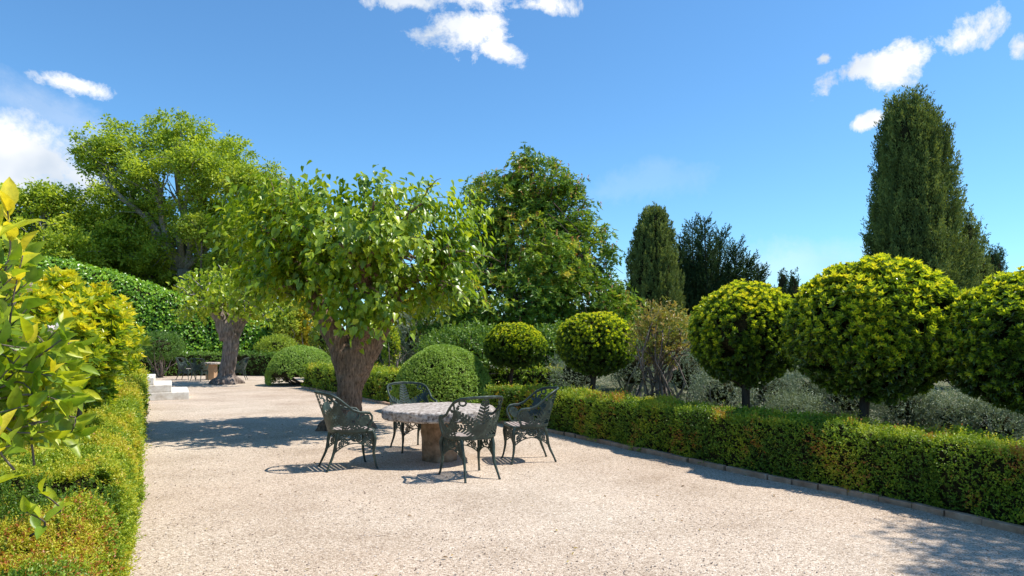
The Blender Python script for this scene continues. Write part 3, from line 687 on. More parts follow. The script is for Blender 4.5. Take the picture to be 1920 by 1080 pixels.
for px, top in ((1468, 508), (1487, 512)):
    conifer('cypress', px, 75, [(top, 1, 1), (top+15, 6, 6), (top+40, 11, 11), (640, 13, 13)],
            'tiny far-off cypress tip in the gap between two ball trees, '+('the left and thinner one' if px == 1468 else 'the right and fuller one'), M['cypd'], 110, 1.0, 40, .22, cat='cypress', group='dark conifers on the skyline')
tree('round_tree', (W2(1155, 640, 90)[0], 90, 0), BL([(1160, 560, 26, 18), (1145, 585, 30, 22), (1180, 590, 30, 20)], 90),
     'hazy rounded far-off tree between the chestnut and the egg-shaped cypress', 'tree', M['chest'], M['barkd'], 260, 40, .35, .55, 1.0, .45, .2, .3, bare=0)

# ---------------------------------------------------------------- off-frame shade tree at the right (its shadow falls into view)
tree('shade_tree', (8.6, 5.0, 0), [(7.5, 4.5, 6.6, .9, .7, .6), (8.4, 4.2, 7.2, 1.0, .9, .6), (8.3, 5.2, 7.0, .9, .6, .6), (9.4, 4.6, 7.6, 1.2, .9, .8)],
     'leafy tree beyond the right hedge whose shadow falls on the gravel', 'tree', M['elm'], M['barkg'], 210, 44, .10, .5, .35, .5, .2, .16, bare=0)

# ---------------------------------------------------------------- ivy bank
def ivy():
    top = [(40, 478), (133, 494), (213, 518), (300, 550), (367, 572), (430, 594), (490, 606), (530, 628), (562, 645), (580, 660)]
    root = empty('ivy_bank', (-16, 33, 0), 'high ivy covered bank sloping down to the right behind the far hedge', 'ivy bank')
    n = 60; pxs = np.linspace(-60, 575, n); D = 30.5+np.clip((pxs-100)/450, 0, 1)*3.0; D = D+0*pxs
    zt = CAM_H-(np.interp(pxs, [t[0] for t in top], [t[1] for t in top])-HOR)/F*D; zt[pxs < 40] = CAM_H-(482-HOR)/F*D[pxs < 40]
    X = (pxs-960)/F*D
    prof = [(0, 0, 0), (0.25, .35, .3), (.4, .7, .62), (.7, .93, .86), (1.3, 1.0, 1.0), (2.2, .99, 1), (2.9, .6, .7), (3.1, 0, 0)]
    V = []; m_ = len(prof)
    for i in range(n):
        for (dy, a, _) in prof: V.append((X[i]-dy*.05, D[i]+dy, zt[i]*a))
    V = np.array(V); V[:, 2] += .05*sn(V, .6)*(V[:, 2] > .1); V[:, 1] += .08*sn(V+3, .5)
    Fs = []
    for i in range(n-1):
        for j in range(m_-1): Fs.append((i*m_+j, (i+1)*m_+j, (i+1)*m_+j+1, i*m_+j+1))
    Fs = np.array(Fs); mesh_np('bank', V, Fs, M['twigs'], root, smooth=True)
    # leaves on the faces
    A = V[Fs[:, 0]]; B = V[Fs[:, 1]]; Cc = V[Fs[:, 2]]; Dd = V[Fs[:, 3]]; nr = unit(np.cross(Cc-A, Dd-B)); ar = np.linalg.norm(np.cross(Cc-A, Dd-B), axis=1)/2
    N_ = 42000; idx = R.choice(len(Fs), N_, p=ar/ar.sum()); u = R.random((N_, 1)); v = R.random((N_, 1))
    P = (A[idx]*(1-u)+B[idx]*u)*(1-v)+(Dd[idx]*(1-u)+Cc[idx]*u)*v; nn = nr[idx]; nn = np.where((nn[:, 1] > .3)[:, None] & (P[:, 1] < 33)[:, None], nn, nn)
    sgn = np.sign(nn[:, 2:3]+1e-3-nn[:, 1:2]*.5); nn = nn*np.where(sgn == 0, 1, sgn)
    P = P+nn*(R.uniform(0, .14, N_)[:, None]+.05*sn(P, 2.5)[:, None])
    Dr = unit(nn*.4+np.array([0, 0, -.5])+R.normal(0, .6, P.shape)); Nn = unit(nn+np.array([0, -.3, .6])+R.normal(0, .45, P.shape))
    tt = .45+.15*sn(P, .8)*.7+R.normal(0, .18, N_)+np.where(nn[:, 2] > .6, .15, 0)
    V, Fa, t = leaves(P, Dr, Nn, R.uniform(.09, .17, N_), .85, L6, tt); mesh_np('foliage', V, Fa, M['ivy'], root, tint=t)
ivy()

# ---------------------------------------------------------------- shrubs
def shrub(name, px, py, D, rx, rz, label, m, n, ls, cat='shrub', tint0=.5, width=.4, k=8, length=.16, group=None, tv=.18, spread=.9, inner=.6, dy=None, airy=0):
    c = W2(px, py, D); rx = rx/F*D; rz = rz/F*D; root = empty(name, (c[0], D, 0), label, cat, group); ry = dy or rx
    d = rdir(n); rr = (inner+(1-inner)*R.random(n)); P = c+d*np.array([rx, ry, rz])*rr[:, None]*(1+.12*sn(d*1.0+px, .8))[:, None]
    P[:, 2] = np.maximum(P[:, 2], .03)
    Dr = unit(d+np.array([0, 0, .5])+R.normal(0, .4, d.shape)); tt = tint0+tv*R.normal(0, .7, n)
    V, Fa, t = sprigs(P, Dr, k, length, ls, width, tt, spread=spread); mesh_np('foliage', V, Fa, m, root, tint=t)
    b = MB()
    for i in range(16):
        e = c+rdir(1)[0]*np.array([rx, ry, rz])*.85; e[2] = max(e[2], .2); limb(b, (c[0]+R.normal(0, .05), D+R.normal(0, .05), -.05), e, .03, .006, .1, 7, .09, 5)
    b.build('stem', M['barkw'] if m is M['olive'] else M['barkg'], root, smooth=True)
    if airy == 0: core('twigs', c, (rx*.5, ry*.5, rz*.5), root)
    return root
shrub('golden_tree', 578, 600, 34, 32, 50, 'golden yellow leaved small tree left of the foreground trunk', M['gold'], 1500, .12, 'tree', k=8, length=.35, width=.6, airy=1)
shrub('golden_tree', 545, 605, 33.5, 25, 38, 'yellow-green half of the golden thicket, next to the grey olive', M['elmy'], 1000, .12, 'tree', k=8, length=.35, width=.6, tint0=.6)
shrub('golden_tree', 762, 585, 36, 30, 28, 'golden yellow foliage showing just right of the foreground trunk', M['gold'], 900, .12, 'tree', k=8, length=.35, width=.6)
shrub('olive_tree', 515, 598, 35, 26, 36, 'grey-green olive tree between the two mulberry trees', M['olive'], 1100, .10, 'olive tree', k=9, length=.35)
shrub('olive_tree', 782, 632, 26, 42, 55, 'silvery olive bush behind the dome bush, right of the foreground trunk', M['olive'], 1700, .07, 'olive tree', k=9, length=.28)
shrub('clipped_cone', 733, 646, 21, 15, 34, 'small cone-clipped bush with yellow-green tips between trunk and olive bush', M['ball'], 700, .055, 'bush', k=6, length=.08, tint0=.6, inner=.85)
shrub('round_shrub', 612, 640, 27, 28, 34, 'dark rounded shrub touching the left side of the foreground trunk', M['ball'], 1100, .07, 'shrub', k=7, length=.12, tint0=.35, inner=.8)
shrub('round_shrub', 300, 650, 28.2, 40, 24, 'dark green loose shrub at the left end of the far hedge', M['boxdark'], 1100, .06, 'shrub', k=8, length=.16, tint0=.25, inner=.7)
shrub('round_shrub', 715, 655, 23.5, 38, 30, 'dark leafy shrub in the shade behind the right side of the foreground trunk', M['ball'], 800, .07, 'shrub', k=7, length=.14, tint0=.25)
shrub('round_shrub', 520, 650, 31, 34, 18, 'yellow-green fringe shrub at the foot of the ivy bank above the low dome', M['elmy'], 700, .09, 'shrub', k=7, length=.2, tint0=.4)
# drying shrub
shrub('drying_tree', 1238, 625, 10.4, 56, 60, 'half dead shrub with orange-brown leaves and bare twigs between the ball trees', M['dry'], 520, .062, 'shrub', k=7, length=.11, tint0=.45, tv=.25, airy=1, inner=.35)
def drytrunk():
    D = 10.4; x = W2(1237, 0, D)[0]
    r = [o for o in S.objects if o.name.startswith('drying_tree')][0]
    b = MB(); b.tube(spline([(x, D, -.05), (x+.01, D, .5), (x-.02, D, 1.0), (x+.02, D, 1.45)], 10), list(np.linspace(.075, .04, 10)), 12, irr=.12)
    for i in range(36):
        z0 = random.uniform(.7, 1.4); a = random.uniform(0, 6.28); l = random.uniform(.3, .62)
        e = (x+math.cos(a)*l, D+math.sin(a)*l, z0+random.uniform(-.15, .55)); limb(b, (x, D, z0), e, .018, .004, -.1, 7, .10, 5)
    b.build('trunk', M['barkg'], r, smooth=True)
drytrunk()
ol = [(1085, 700, 15.5, 60, 45), (1190, 690, 14, 60, 60), (1285, 700, 13, 60, 62), (1350, 735, 11.5, 55, 45), (1450, 735, 12, 60, 50), (1530, 740, 11, 62, 55), (1490, 775, 10, 50, 30),
      (1590, 745, 10.2, 60, 50), (1700, 765, 9.4, 60, 42), (1790, 785, 9.0, 62, 48), (1865, 800, 8.6, 60, 52), (1950, 800, 8.8, 70, 60), (1410, 690, 15, 70, 50)]
words = ['left end of the row, behind the second ball tree', 'just left of the drying shrub', 'with bare pale stems right of the drying shrub', 'behind the hedge left of the third ball trunk', 'immediately right of the third ball trunk',
         'between the third and the biggest ball trees', 'low one close to the hedge between third and biggest ball trees', 'behind the trunk of the biggest ball tree', 'right below the biggest ball tree', 'bright silver one between the biggest and the last ball tree',
         'near the right edge below the last ball tree', 'cut by the right edge of the picture', 'half hidden behind the third ball crown']
for i, q in enumerate(ol):
    shrub('olive_shrub', q[0], q[1], q[2], q[3], q[4], 'silver-grey olive shrub, '+words[i], M['olive'], 1100, .034, 'olive shrub', k=9, length=.15, width=.34, group='silver olive shrubs beyond the hedge', inner=.5, tint0=.42 if i % 3 else .55)
# dark understory behind
for (px, py, D, rx, rz, lb) in ((1330, 640, 24, 110, 45, 'dark wide thicket below the ragged conifer'), (1180, 660, 21, 70, 40, 'dark low thicket at the foot of the chestnut'), (1530, 650, 22, 120, 45, 'dark thicket hidden behind the two largest balls'), (1800, 640, 22, 110, 50, 'dark thicket at the foot of the tallest cypress')
                            , (880, 655, 19, 90, 38, 'dark leafy thicket behind the smallest ball tree'), (1040, 660, 19.5, 70, 42, 'dark leafy thicket between the two farthest ball trees')):
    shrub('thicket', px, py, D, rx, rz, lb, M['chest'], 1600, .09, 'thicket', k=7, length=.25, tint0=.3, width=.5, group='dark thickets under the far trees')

# ---------------------------------------------------------------- mulberries
def organic(name, tubes, m, parent, vox=.025, disp=.03, dsz=.12):
    b = MB()
    for pts, rs in tubes:
        n = max(len(pts)*4, 8); P = spline(pts, n); rr = np.interp(np.linspace(0, len(rs)-1, n), range(len(rs)), rs); b.tube(P, list(rr), 18)
    o = b.build(name, m, parent, smooth=True)
    r = o.modifiers.new('r', 'REMESH'); r.mode = 'VOXEL'; r.voxel_size = vox; r.use_smooth_shade = True
    s = o.modifiers.new('s', 'SMOOTH'); s.iterations = 3
    tx = bpy.data.textures.new(name, 'CLOUDS'); tx.noise_scale = dsz; tx.noise_depth = 3
    d = o.modifiers.new('d', 'DISPLACE'); d.texture = tx; d.strength = disp; d.mid_level = .5
    return o
def mulberry():
    D = 11.4; bx = (650-960)/F*D; root = empty('mulberry_tree', (bx, D, 0), 'thick forked mulberry tree with large heart-shaped leaves beside the stone table', 'tree', 'pollarded mulberry trees')
    def p(px, py, dd=0): return tuple(W2(px, py, D+dd))
    organic('trunk', [([(bx, D, -.08), (bx-.01, D, .2), p(655, 745), p(658, 700), p(668, 655)], [.38, .265, .21, .205, .235]),
                      ([p(655, 740), p(648, 690), p(637, 645), p(617, 610), p(597, 575), p(585, 545)], [.12, .19, .20, .18, .16, .14]),
                      ([p(660, 745), p(672, 695), p(692, 650), p(710, 615), p(728, 580), p(745, 548)], [.12, .20, .21, .19, .17, .13]),
                      ([p(662, 700, .02), p(665, 665, .1), p(668, 620, .35), p(660, 570, .6), p(655, 540, .8)], [.12, .18, .17, .15, .12]),
                      ([p(664, 700, -.02), p(670, 660, -.05), p(690, 610, -.3), p(700, 565, -.5), p(690, 535, -.7)], [.12, .16, .14, .12, .10])]
            + [([(bx, D, .25), (bx+.30*math.cos(a), D+.30*math.sin(a), .08), (bx+.5*math.cos(a), D+.5*math.sin(a), -.06)], [.17, .13, .05]) for a in (0.3, 1.5, 2.7, 3.5, 4.6, 5.6)], M['bark'], root, disp=.05, dsz=.09)
    heads = [np.array(p(583, 540)), np.array(p(750, 540)), np.array(p(655, 532, .8)), np.array(p(690, 525, -.7)), np.array(p(545, 520, .2)), np.array(p(800, 515, .1)), np.array(p(640, 500, -.3)), np.array(p(720, 480, .5))]
    b = MB()
    for h, s in zip(heads[4:], (heads[0], heads[1], heads[3], heads[2])): limb(b, s, h, .10, .07, 0)
    # branches reaching out, then shoots
    tips = []
    for i in range(70):
        h = heads[R.integers(len(heads))]; px = R.uniform(455, 880); py = R.uniform(370, 545); dd = R.uniform(-1.7, 1.7)
        u = ((px-665)/225)**2+(dd/1.9)**2
        if u > 1: continue
        e = np.array(p(px, py, dd)); h = heads[int(np.argmin([np.linalg.norm(e-q) for q in heads]))]
        limb(b, h, e, .045, .016, .15, 8, .06, 6); tips.append(e); tips.append(h*.5+e*.5)
    tips = tips+heads
    c0 = np.array(p(665, 500)); ns = 1200; base = np.array(tips)[R.integers(len(tips), size=ns)]+R.normal(0, .12, (ns, 3))
    out = base-c0; out[:, 2] = 0; dr = unit(unit(out)*R.uniform(.1, 1.1, (ns, 1))+np.array([0, 0, 1.])*R.uniform(.1, 1.4, (ns, 1))+R.normal(0, .35, (ns, 3)))
    ln = R.uniform(.35, .95, ns); k = 13; s = (np.arange(k)+.3)/k
    C = base[:, None]+dr[:, None]*(ln[:, None]*s)[..., None]; C[..., 2] -= (ln[:, None]*s**2*.42)
    C = C.reshape(-1, 3)
    # keep the crown shape: flat-bottomed wide cushion
    sx = C[:, 0]/C[:, 1]*F+960; sy = HOR-(C[:, 2]-CAM_H)/C[:, 1]*F
    cx = (C[:, 0]-c0[0])/2.15; cy = (C[:, 1]-D)/1.95
    topz = CAM_H-(345-HOR)/F*D+.26*sn(C+4, .55)+.08*sn(C, 2)+.30*(1-(cx**2+cy**2))-.14
    keep = (cx**2+cy**2 < 1.02+.12*sn(C, .9)) & (C[:, 2] < topz+.06*R.normal(size=len(C)))
    gap = (np.hypot((sx-768)/16, (sy-478)/22) < 1)|(np.hypot((sx-762)/12, (sy-490)/10) < 1)
    C = C[keep & ~gap]
    low = []
    for (px, py, dd, n_) in ((700, 575, -.8, 130), (640, 570, -.9, 90), (750, 575, -.3, 90), (600, 560, -.5, 80), (820, 560, .2, 190), (850, 545, -.2, 130), (790, 555, .9, 110), (480, 530, .3, 160), (520, 545, .6, 120), (550, 530, -.6, 90), (720, 560, -1.0, 60), (860, 480, .2, 90), (470, 450, .2, 120), (870, 420, .1, 110), (695, 600, -.85, 75), (660, 590, -.95, 60), (725, 592, -.6, 60), (640, 575, -.7, 60), (480, 385, .2, 130), (530, 372, -.2, 110), (590, 362, .3, 110), (840, 385, .2, 110), (780, 370, -.2, 90), (450, 410, -.1, 90)):
        low.append(np.array(p(px, py, dd))+R.normal(0, 1, (n_, 3))*np.array([.24, .28, .17]))
    for (px, ytop) in ((675, 318), (725, 325), (805, 332), (605, 330), (540, 335), (640, 340), (765, 345), (445, 350), (895, 372), (850, 362), (575, 345), (700, 335)):
        e = np.array(p(px, ytop, R.uniform(-.5, .8))); s0 = e-np.array([R.normal(0, .1), 0, .75]); q = R.random((46, 1)); low.append(s0+(e-s0)*q+R.normal(0, 1, (46, 3))*(.04+.13*(1-q)))
    C = np.concatenate([C]+low)
    n = len(C); o2 = C-c0; o2[:, 2] *= .3
    Dl = unit(unit(o2)*.55+np.array([0, 0, -.75])+R.normal(0, .45, (n, 3))); Nl = unit(unit(o2)*.6+np.array([0, 0, .7])+R.normal(0, .35, (n, 3)))
    C = C+R.normal(0, .04, C.shape)
    V, Fa, t = leaves(C, Dl, Nl, R.uniform(.065, .145, n), R.uniform(.60, .82, n), HT, .48+.18*sn(C, .8)+R.normal(0, .22, n)); mesh_np('foliage', V, Fa, M['mulb'], root, tint=t, smooth=True)
    for i in R.choice(ns, 260, replace=False):
        b.tube([base[i]+dr[i]*ln[i]*q-np.array([0, 0, ln[i]*q*q*.42]) for q in (0, .35, .7, .92)], [.010, .008, .006, .003], 5)
    b.build('branches', M['bark'], root, smooth=True)
mulberry()
def mulberry2():
    D = 23.9; bx = (425-960)/F*D; root = empty('mulberry_tree', (bx, D, 0), 'farther mulberry tree with twisted pale trunk and sparse pollarded head beside the small far table', 'tree', 'pollarded mulberry trees')
    def p(px, py, dd=0): return tuple(W2(px, py, D+dd))
    organic('trunk', [([(bx, D, -.1), p(424, 705), p(430, 670), p(434, 635), p(437, 608)], [.42, .27, .255, .27, .28]),
                      ([p(428, 635), p(415, 600), p(400, 578), p(386, 565)], [.30, .24, .22, .2]),
                      ([p(434, 625), p(448, 600), p(463, 582), p(478, 570)], [.32, .27, .22, .18]),
                      ([p(432, 615), p(434, 590, .4), p(432, 570, .6)], [.28, .24, .2])]
            + [([(bx, D, .2), (bx+.42*math.cos(a), D+.42*math.sin(a), .05), (bx+.6*math.cos(a), D+.6*math.sin(a), -.08)], [.2, .14, .05]) for a in (.5, 1.9, 3.3, 4.4, 5.5)], M['barkg'], root, vox=.04, disp=.09, dsz=.16)
    b = MB(); H = [p(386, 562), p(478, 568), p(432, 565, .6), p(410, 570, -.4), p(455, 572, -.4)]; low = []
    for i in range(80):
        h = H[R.integers(5)]; e = np.array(p(R.uniform(325, 535), R.uniform(495, 600), R.uniform(-1.6, 1.6))); 
        h = H[int(np.argmin([np.linalg.norm(e-np.array(q)) for q in H]))]; limb(b, h, e, .035, .010, .1, 7, .09, 5); q = R.random((40, 1))**.45
        low.append(np.array(h)+(e-np.array(h))*q+R.normal(0, .16, (40, 3)))
    b.build('branches', M['barkw'], root, smooth=True)
    C = np.concatenate(low); C = C[C[:, 2] > 1.9]; n = len(C); Dl = unit(np.array([0, 0, -.5])+R.normal(0, .6, (n, 3))); Nl = unit(np.array([0, 0, .8])+R.normal(0, .45, (n, 3)))
    V, Fa, t = leaves(C, Dl, Nl, R.uniform(.12, .2, n), .7, L6, .62+R.normal(0, .2, n)); mesh_np('foliage', V, Fa, M['mulb'], root, tint=t)
mulberry2()

# ---------------------------------------------------------------- yellow citrus shrubs at left
def citrus():
    words = {4.7: 'nearest of the dense yellow-leaved shrubs leaning over the left hedge', 6.5: 'second dense yellow-leaved shrub along the left hedge', 8.4: 'third dense yellow-leaved shrub along the left hedge', 10.8: 'last and farthest yellow-leaved shrub, just before the white steps'}
    for D, zc, rh, rz in ((4.7, 1.42, .66, .52), (6.5, 1.40, .74, .60), (8.4, 1.34, .80, .60), (10.8, 1.16, .90, .58)):
        x = -.565*D-rh*1.06; root = empty('yellow_shrub', (x, D, 0), words[D], 'shrub', 'yellow leaved shrubs behind the left hedge'); c = np.array([x, D, zc])
        n = int(3000*(rh/.9)**2*(6/D)**.3); P, nn = shell_pts(c, (rh, rh*1.25, rz), n, lo=-.75, noise_a=.09); P -= nn*(R.uniform(0, .2, len(P))*rh)[:, None]
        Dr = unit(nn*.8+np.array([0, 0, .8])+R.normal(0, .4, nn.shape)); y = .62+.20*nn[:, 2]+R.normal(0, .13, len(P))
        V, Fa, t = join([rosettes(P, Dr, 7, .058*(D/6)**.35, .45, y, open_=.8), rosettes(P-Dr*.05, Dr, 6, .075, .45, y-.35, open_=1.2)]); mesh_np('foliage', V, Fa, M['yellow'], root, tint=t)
        core('twigs', c, (rh*.7, rh*.85, rz*.7), root)
        b = MB()
        for i in range(10): limb(b, (x+R.normal(0, .05), D+R.normal(0, .05), -.03), c+rdir(1)[0]*np.array([rh, rh, rz])*.7, .03, .01)
        b.build('stem', M['barkg'], root, smooth=True)
    # near large-leaved citrus
    root = empty('citrus_shrub', (-2.15, 2.3, 0), 'closest shrub with big glossy leaves and an upright shoot at the left edge', 'shrub')
    b = MB(); Ps = []; Ds = []; S_ = []
    def shoot(p0, p1, n, ls, tb):
        pts = spline([p0, (np.array(p0)+np.array(p1))/2+R.normal(0, .02, 3), p1], 8); b.tube(pts, list(np.linspace(.0032, .0016, 8)), 6)
        q = np.linspace(.25, 1, n); C = np.stack([np.interp(q*7, range(8), pts[:, i]) for i in range(3)], 1); ax = unit((np.array(p1)-np.array(p0))[None])[0]
        a = np.cross(ax, [.3, .2, .9]); a /= np.linalg.norm(a); bb = np.cross(ax, a); ang = np.arange(n)*2.4+R.uniform(0, 6)
        rd = a[None]*np.cos(ang)[:, None]+bb[None]*np.sin(ang)[:, None]
        Dl = unit(rd*(1.25-q)[:, None]+ax*(.35+.5*q)[:, None]+R.normal(0, .12, (n, 3))); Nl = unit(ax-rd*.4+R.normal(0, .15, (n, 3)))
        return leaves(C, Dl, Nl, ls*R.uniform(.7, 1.15, n), R.uniform(.42, .52, n), LB, np.full(n, tb)+R.normal(0, .12, n)+q*.18)
    # finer leaf with 3 cross sections and curved midrib
    T = []; 
    ys = [0, .12, .32, .55, .78, 1.0]; wv = [0.02, .24, .44, .46, .30, 0.0]
    for y_, w_ in zip(ys, wv):
        zc_ = -.22*y_*y_+.04*y_; T += [(-w_, y_, zc_+w_*.30), (0, y_, zc_), (w_, y_, zc_+w_*.30)]
    FB = []
    for i in range(5): FB += [(i*3, i*3+1, i*3+4, i*3+3), (i*3+1, i*3+2, i*3+5, i*3+4)]
    LB = (np.array(T), np.array(FB)); parts = []
    base = np.array([-2.3, 2.35, .9])
    for i in range(230):
        D = R.uniform(1.75, 2.9); px = R.uniform(-260, 120); py = R.uniform(470, 790)
        if px > 60 and py < 600: continue
        if px > 60+ (py-480)*.5+20: continue
        e = W2(px, py, D); s = base*.35+e*.65+np.array([-.10, 0, -.10]); parts.append(shoot(s, e, 10, .074, .32))
    for (px, py, D, n, l) in ((14, 395, 1.85, 9, .085), (45, 470, 1.95, 8, .08), (-10, 440, 1.8, 8, .09), (95, 700, 1.9, 8, .085), (0, 800, 1.7, 6, .09), (50, 640, 2, 9, .08), (120, 610, 2.3, 9, .08)):
        e = W2(px, py, D); parts.append(shoot(e+np.array([-.06, .02, -.26]), e, n, l, .74))
    for (px, py, D) in ((80, 925, 1.72), (50, 960, 1.66), (20, 835, 1.75)):
        e = W2(px, py, D); e2 = e.copy(); parts.append(shoot(e+np.array([-.02, .04, -.07]), e, 6, .055, .5))
    for i in range(120):
        e = W2(R.uniform(-80, 150), R.uniform(640, 830), R.uniform(1.8, 2.7)); parts.append(shoot(e+np.array([-.13, .02, .02]), e, 7, .072, .5))
    V, Fa, t = join(parts); mesh_np('foliage', V, Fa, M['citrus'], root, tint=t, smooth=True)
    for i in range(16):
        e = W2(R.uniform(-220, 60), R.uniform(520, 720), R.uniform(2.1, 2.8)); limb(b, (-2.75+R.normal(0, .04), 2.8+R.normal(0, .04), -.03), e, .010, .003, .1, 8, .05, 6)
    b.build('branches', M['barkg'], root, smooth=True)
    # pink blossoms
    Pf = np.array([W2(100, 622, 1.95), W2(58, 540, 2.05), W2(48, 720, 1.95)]); V, Fa, t = rosettes(np.repeat(Pf, 2, 0)+R.normal(0, .008, (6, 3)), rdir(6), 6, .014, .6, R.random(6))
    mesh_np('blossom', V, Fa, leaf_mat('pink_blossom', [(0, (.75, .45, .50)), (1, (.85, .75, .75))], .2), root, tint=t)
citrus()

# ---------------------------------------------------------------- chairs
def panel(mb, pos, nu, nv, mask, th):
    """perforated sheet: pos(u,v)->xyz arrays, mask(cell centre u,v)->bool"""
    u = np.linspace(0, 1, nu+1); v = np.linspace(0, 1, nv+1); U, Vv = np.meshgrid(u, v, indexing='ij'); Pp = pos(U, Vv)
    du = np.gradient(Pp, axis=0); dv = np.gradient(Pp, axis=1); nr = unit(np.cross(du, dv))
    uc = (u[:-1]+u[1:])/2; vc = (v[:-1]+v[1:])/2; UC, VC = np.meshgrid(uc, vc, indexing='ij'); Mk = mask(UC, VC)
    A = (Pp+nr*th/2).reshape(-1, 3); B = (Pp-nr*th/2).reshape(-1, 3); n = len(A); V = np.concatenate([A, B]); Fs = []
    idn = lambda i, j: i*(nv+1)+j
    for i in range(nu):
        for j in range(nv):
            if not Mk[i, j]: continue
            a, b, c, d = idn(i, j), idn(i+1, j), idn(i+1, j+1), idn(i, j+1); Fs.append((a, b, c, d)); Fs.append((a+n, d+n, c+n, b+n))
            if i == 0 or not Mk[i-1, j]: Fs.append((a, d, d+n, a+n))
            if i == nu-1 or not Mk[i+1, j]: Fs.append((b, b+n, c+n, c))
            if j == 0 or not Mk[i, j-1]: Fs.append((a, a+n, b+n, b))
            if j == nv-1 or not Mk[i, j+1]: Fs.append((d, c, c+n, d+n))
    used = sorted(set(i for f in Fs for i in f)); mp = {k: i for i, k in enumerate(used)}
    mb.add([tuple(V[k]) for k in used], [tuple(mp[i] for i in f) for f in Fs])
def frond(s, z, ox, oz, ang, L_, w, curl=0.0, pitch=.036):
    dx = s-ox; dz = z-oz; r0 = np.hypot(dx, dz); a = ang+curl*r0/L_; ca, sa = math.sin, math.cos
    r = dx*np.sin(a)+dz*np.cos(a); t = dx*np.cos(a)-dz*np.sin(a); q = r/L_
    wd = w*np.clip(1.15-q, 0, 1)**.7*np.clip(q*5, 0, 1)
    leaf = (np.abs(t) < wd) & (np.mod((r-np.abs(t)*.6)/pitch, 1) < .66) & (q > .05) & (q < 1)
    return leaf | ((np.abs(t) < .006) & (q > 0) & (q < 1))
def ring(s, z, cx, cz, r, w=.007): return np.abs(np.hypot(s-cx, z-cz)-r) < w
def back_top(a):
    a = np.abs(a)  # arclength from the middle of the back
    z = np.interp(a, [0, .10, .20, .27, .34, .42, .50, .56, .62, .655, .68], [.905, .90, .885, .845, .775, .705, .675, .675, .665, .625, .56])
    return z
def make_chair():
    root = empty('garden_chair', (0, 0, 0), 'x', 'chair', 'dark green cast iron chairs around the stone tables')
    plan = spline([(.285, .235), (.30, .12), (.295, -.02), (.265, -.13), (.19, -.215), (0, -.25), (-.19, -.215), (-.265, -.13), (-.295, -.02), (-.30, .12), (-.285, .235)], 240)
    sg = np.linalg.norm(np.diff(plan, axis=0), axis=1); cu = np.concatenate([[0], sg.cumsum()]); tot = cu[-1]; half = tot/2; sc_ = .68/half
    z0 = .45
    def pos(U, V):
        s = U*tot; x = np.interp(s, cu, plan[:, 0]); y = np.interp(s, cu, plan[:, 1]); a = (s-half)*sc_
        zt = back_top(a); z = z0+V*(zt-z0); out = np.stack([x, y*1.0], -1); out = out/np.maximum(np.linalg.norm(out, axis=-1, keepdims=True), 1e-6)
        lean = (z-z0)*(.12+.26*np.clip(1-np.abs(a)/.42, 0, 1)); 
        # arm front end curls inwards at the bottom
        fr = np.clip((np.abs(a)-.5)/.18, 0, 1); y2 = y-fr*(1-np.clip((z-z0)/.16, 0, 1))*.07
        return np.stack([x+out[..., 0]*lean, y2+out[..., 1]*lean, z], -1)
    def mask(U, V):
        a = (U*tot-half)*sc_; zt = back_top(a); z = z0+V*(zt-z0); s = a
        m = ((zt-z) < .020) | ((z-z0) < .028) | (np.abs(a) > .655)
        b = np.zeros_like(m)
        for an, l, w, cur in ((0, .41, .085, 0), (.50, .38, .075, .25), (-.50, .38, .075, -.25), (.98, .36, .07, .25), (-.98, .36, .07, -.25), (.25, .2, .035, .2), (-.25, .2, .035, -.2), (.75, .44, .05, .1), (-.75, .44, .05, -.1)): b |= frond(s, z, 0, z0+.02, an, l, w, cur)
        for sg_ in (-1, 1):
            b |= frond(s*sg_, z, .36, z0+.02, -.15, .28, .075, -.3) | frond(s*sg_, z, .40, z0+.01, .7, .24, .07, .4) | frond(s*sg_, z, .52, z0+.01, .15, .20, .07, .3) | frond(s*sg_, z, .30, z0+.18, -.4, .2, .035, 0)
            b |= ring(s*sg_, z, .57, z0+.13, .055, .010) | ring(s*sg_, z, .57, z0+.13, .022, .010) | ring(s*sg_, z, .185, .84, .03, .008) | ring(s*sg_, z, .44, z0+.10, .05, .008)
            b |= np.abs(s*sg_-.295-.02*np.sin(z*14)) < .010
        b |= (np.hypot(s, z-z0) < .05)
        return m | b
    m = MB(); panel(m, pos, 300, 96, mask, .008); m.build('backrest', M['iron'], root, local=True)
    # rim tube
    us = np.linspace(0, 1, 110); pt = pos(us, np.ones_like(us)); e0 = pos(np.array([0.]*6), np.linspace(0, 1, 6)); e1 = pos(np.array([1.]*6), np.linspace(1, 0, 6))
    m = MB(); m.tube(np.concatenate([e0[:-1], pt, e1[1:]]), .0135, 8); m.build('rim', M['iron'], root, smooth=True, local=True)
    # seat: frame ring and slats
    def seat_outline(k):
        pts = [(.235, .265), (.27, .12), (.265, -.05), (.22, -.17), (.12, -.235), (0, -.245), (-.12, -.235), (-.22, -.17), (-.265, -.05), (-.27, .12), (-.235, .265), (-.1, .29), (.1, .29), (.235, .265)]
        return [(x*k, y*k+.01, .445) for x, y in pts]
    m = MB(); m.tube(spline(seat_outline(1.0), 60), .015, 8); m.build('seat_frame', M['iron'], root, smooth=True, local=True)
    m = MB()
    for i in range(9):
        y = -.20+i*.056; xw = np.interp(y, [-.245, -.2, -.1, 0, .15, .29], [.08, .17, .24, .262, .262, .23]); m.box((0, y, .452), (xw, .020, .007))
    so_ = m.build('seat', M['wood'], root, local=True); bv = so_.modifiers.new('b', 'BEVEL'); bv.width = .004; bv.segments = 2
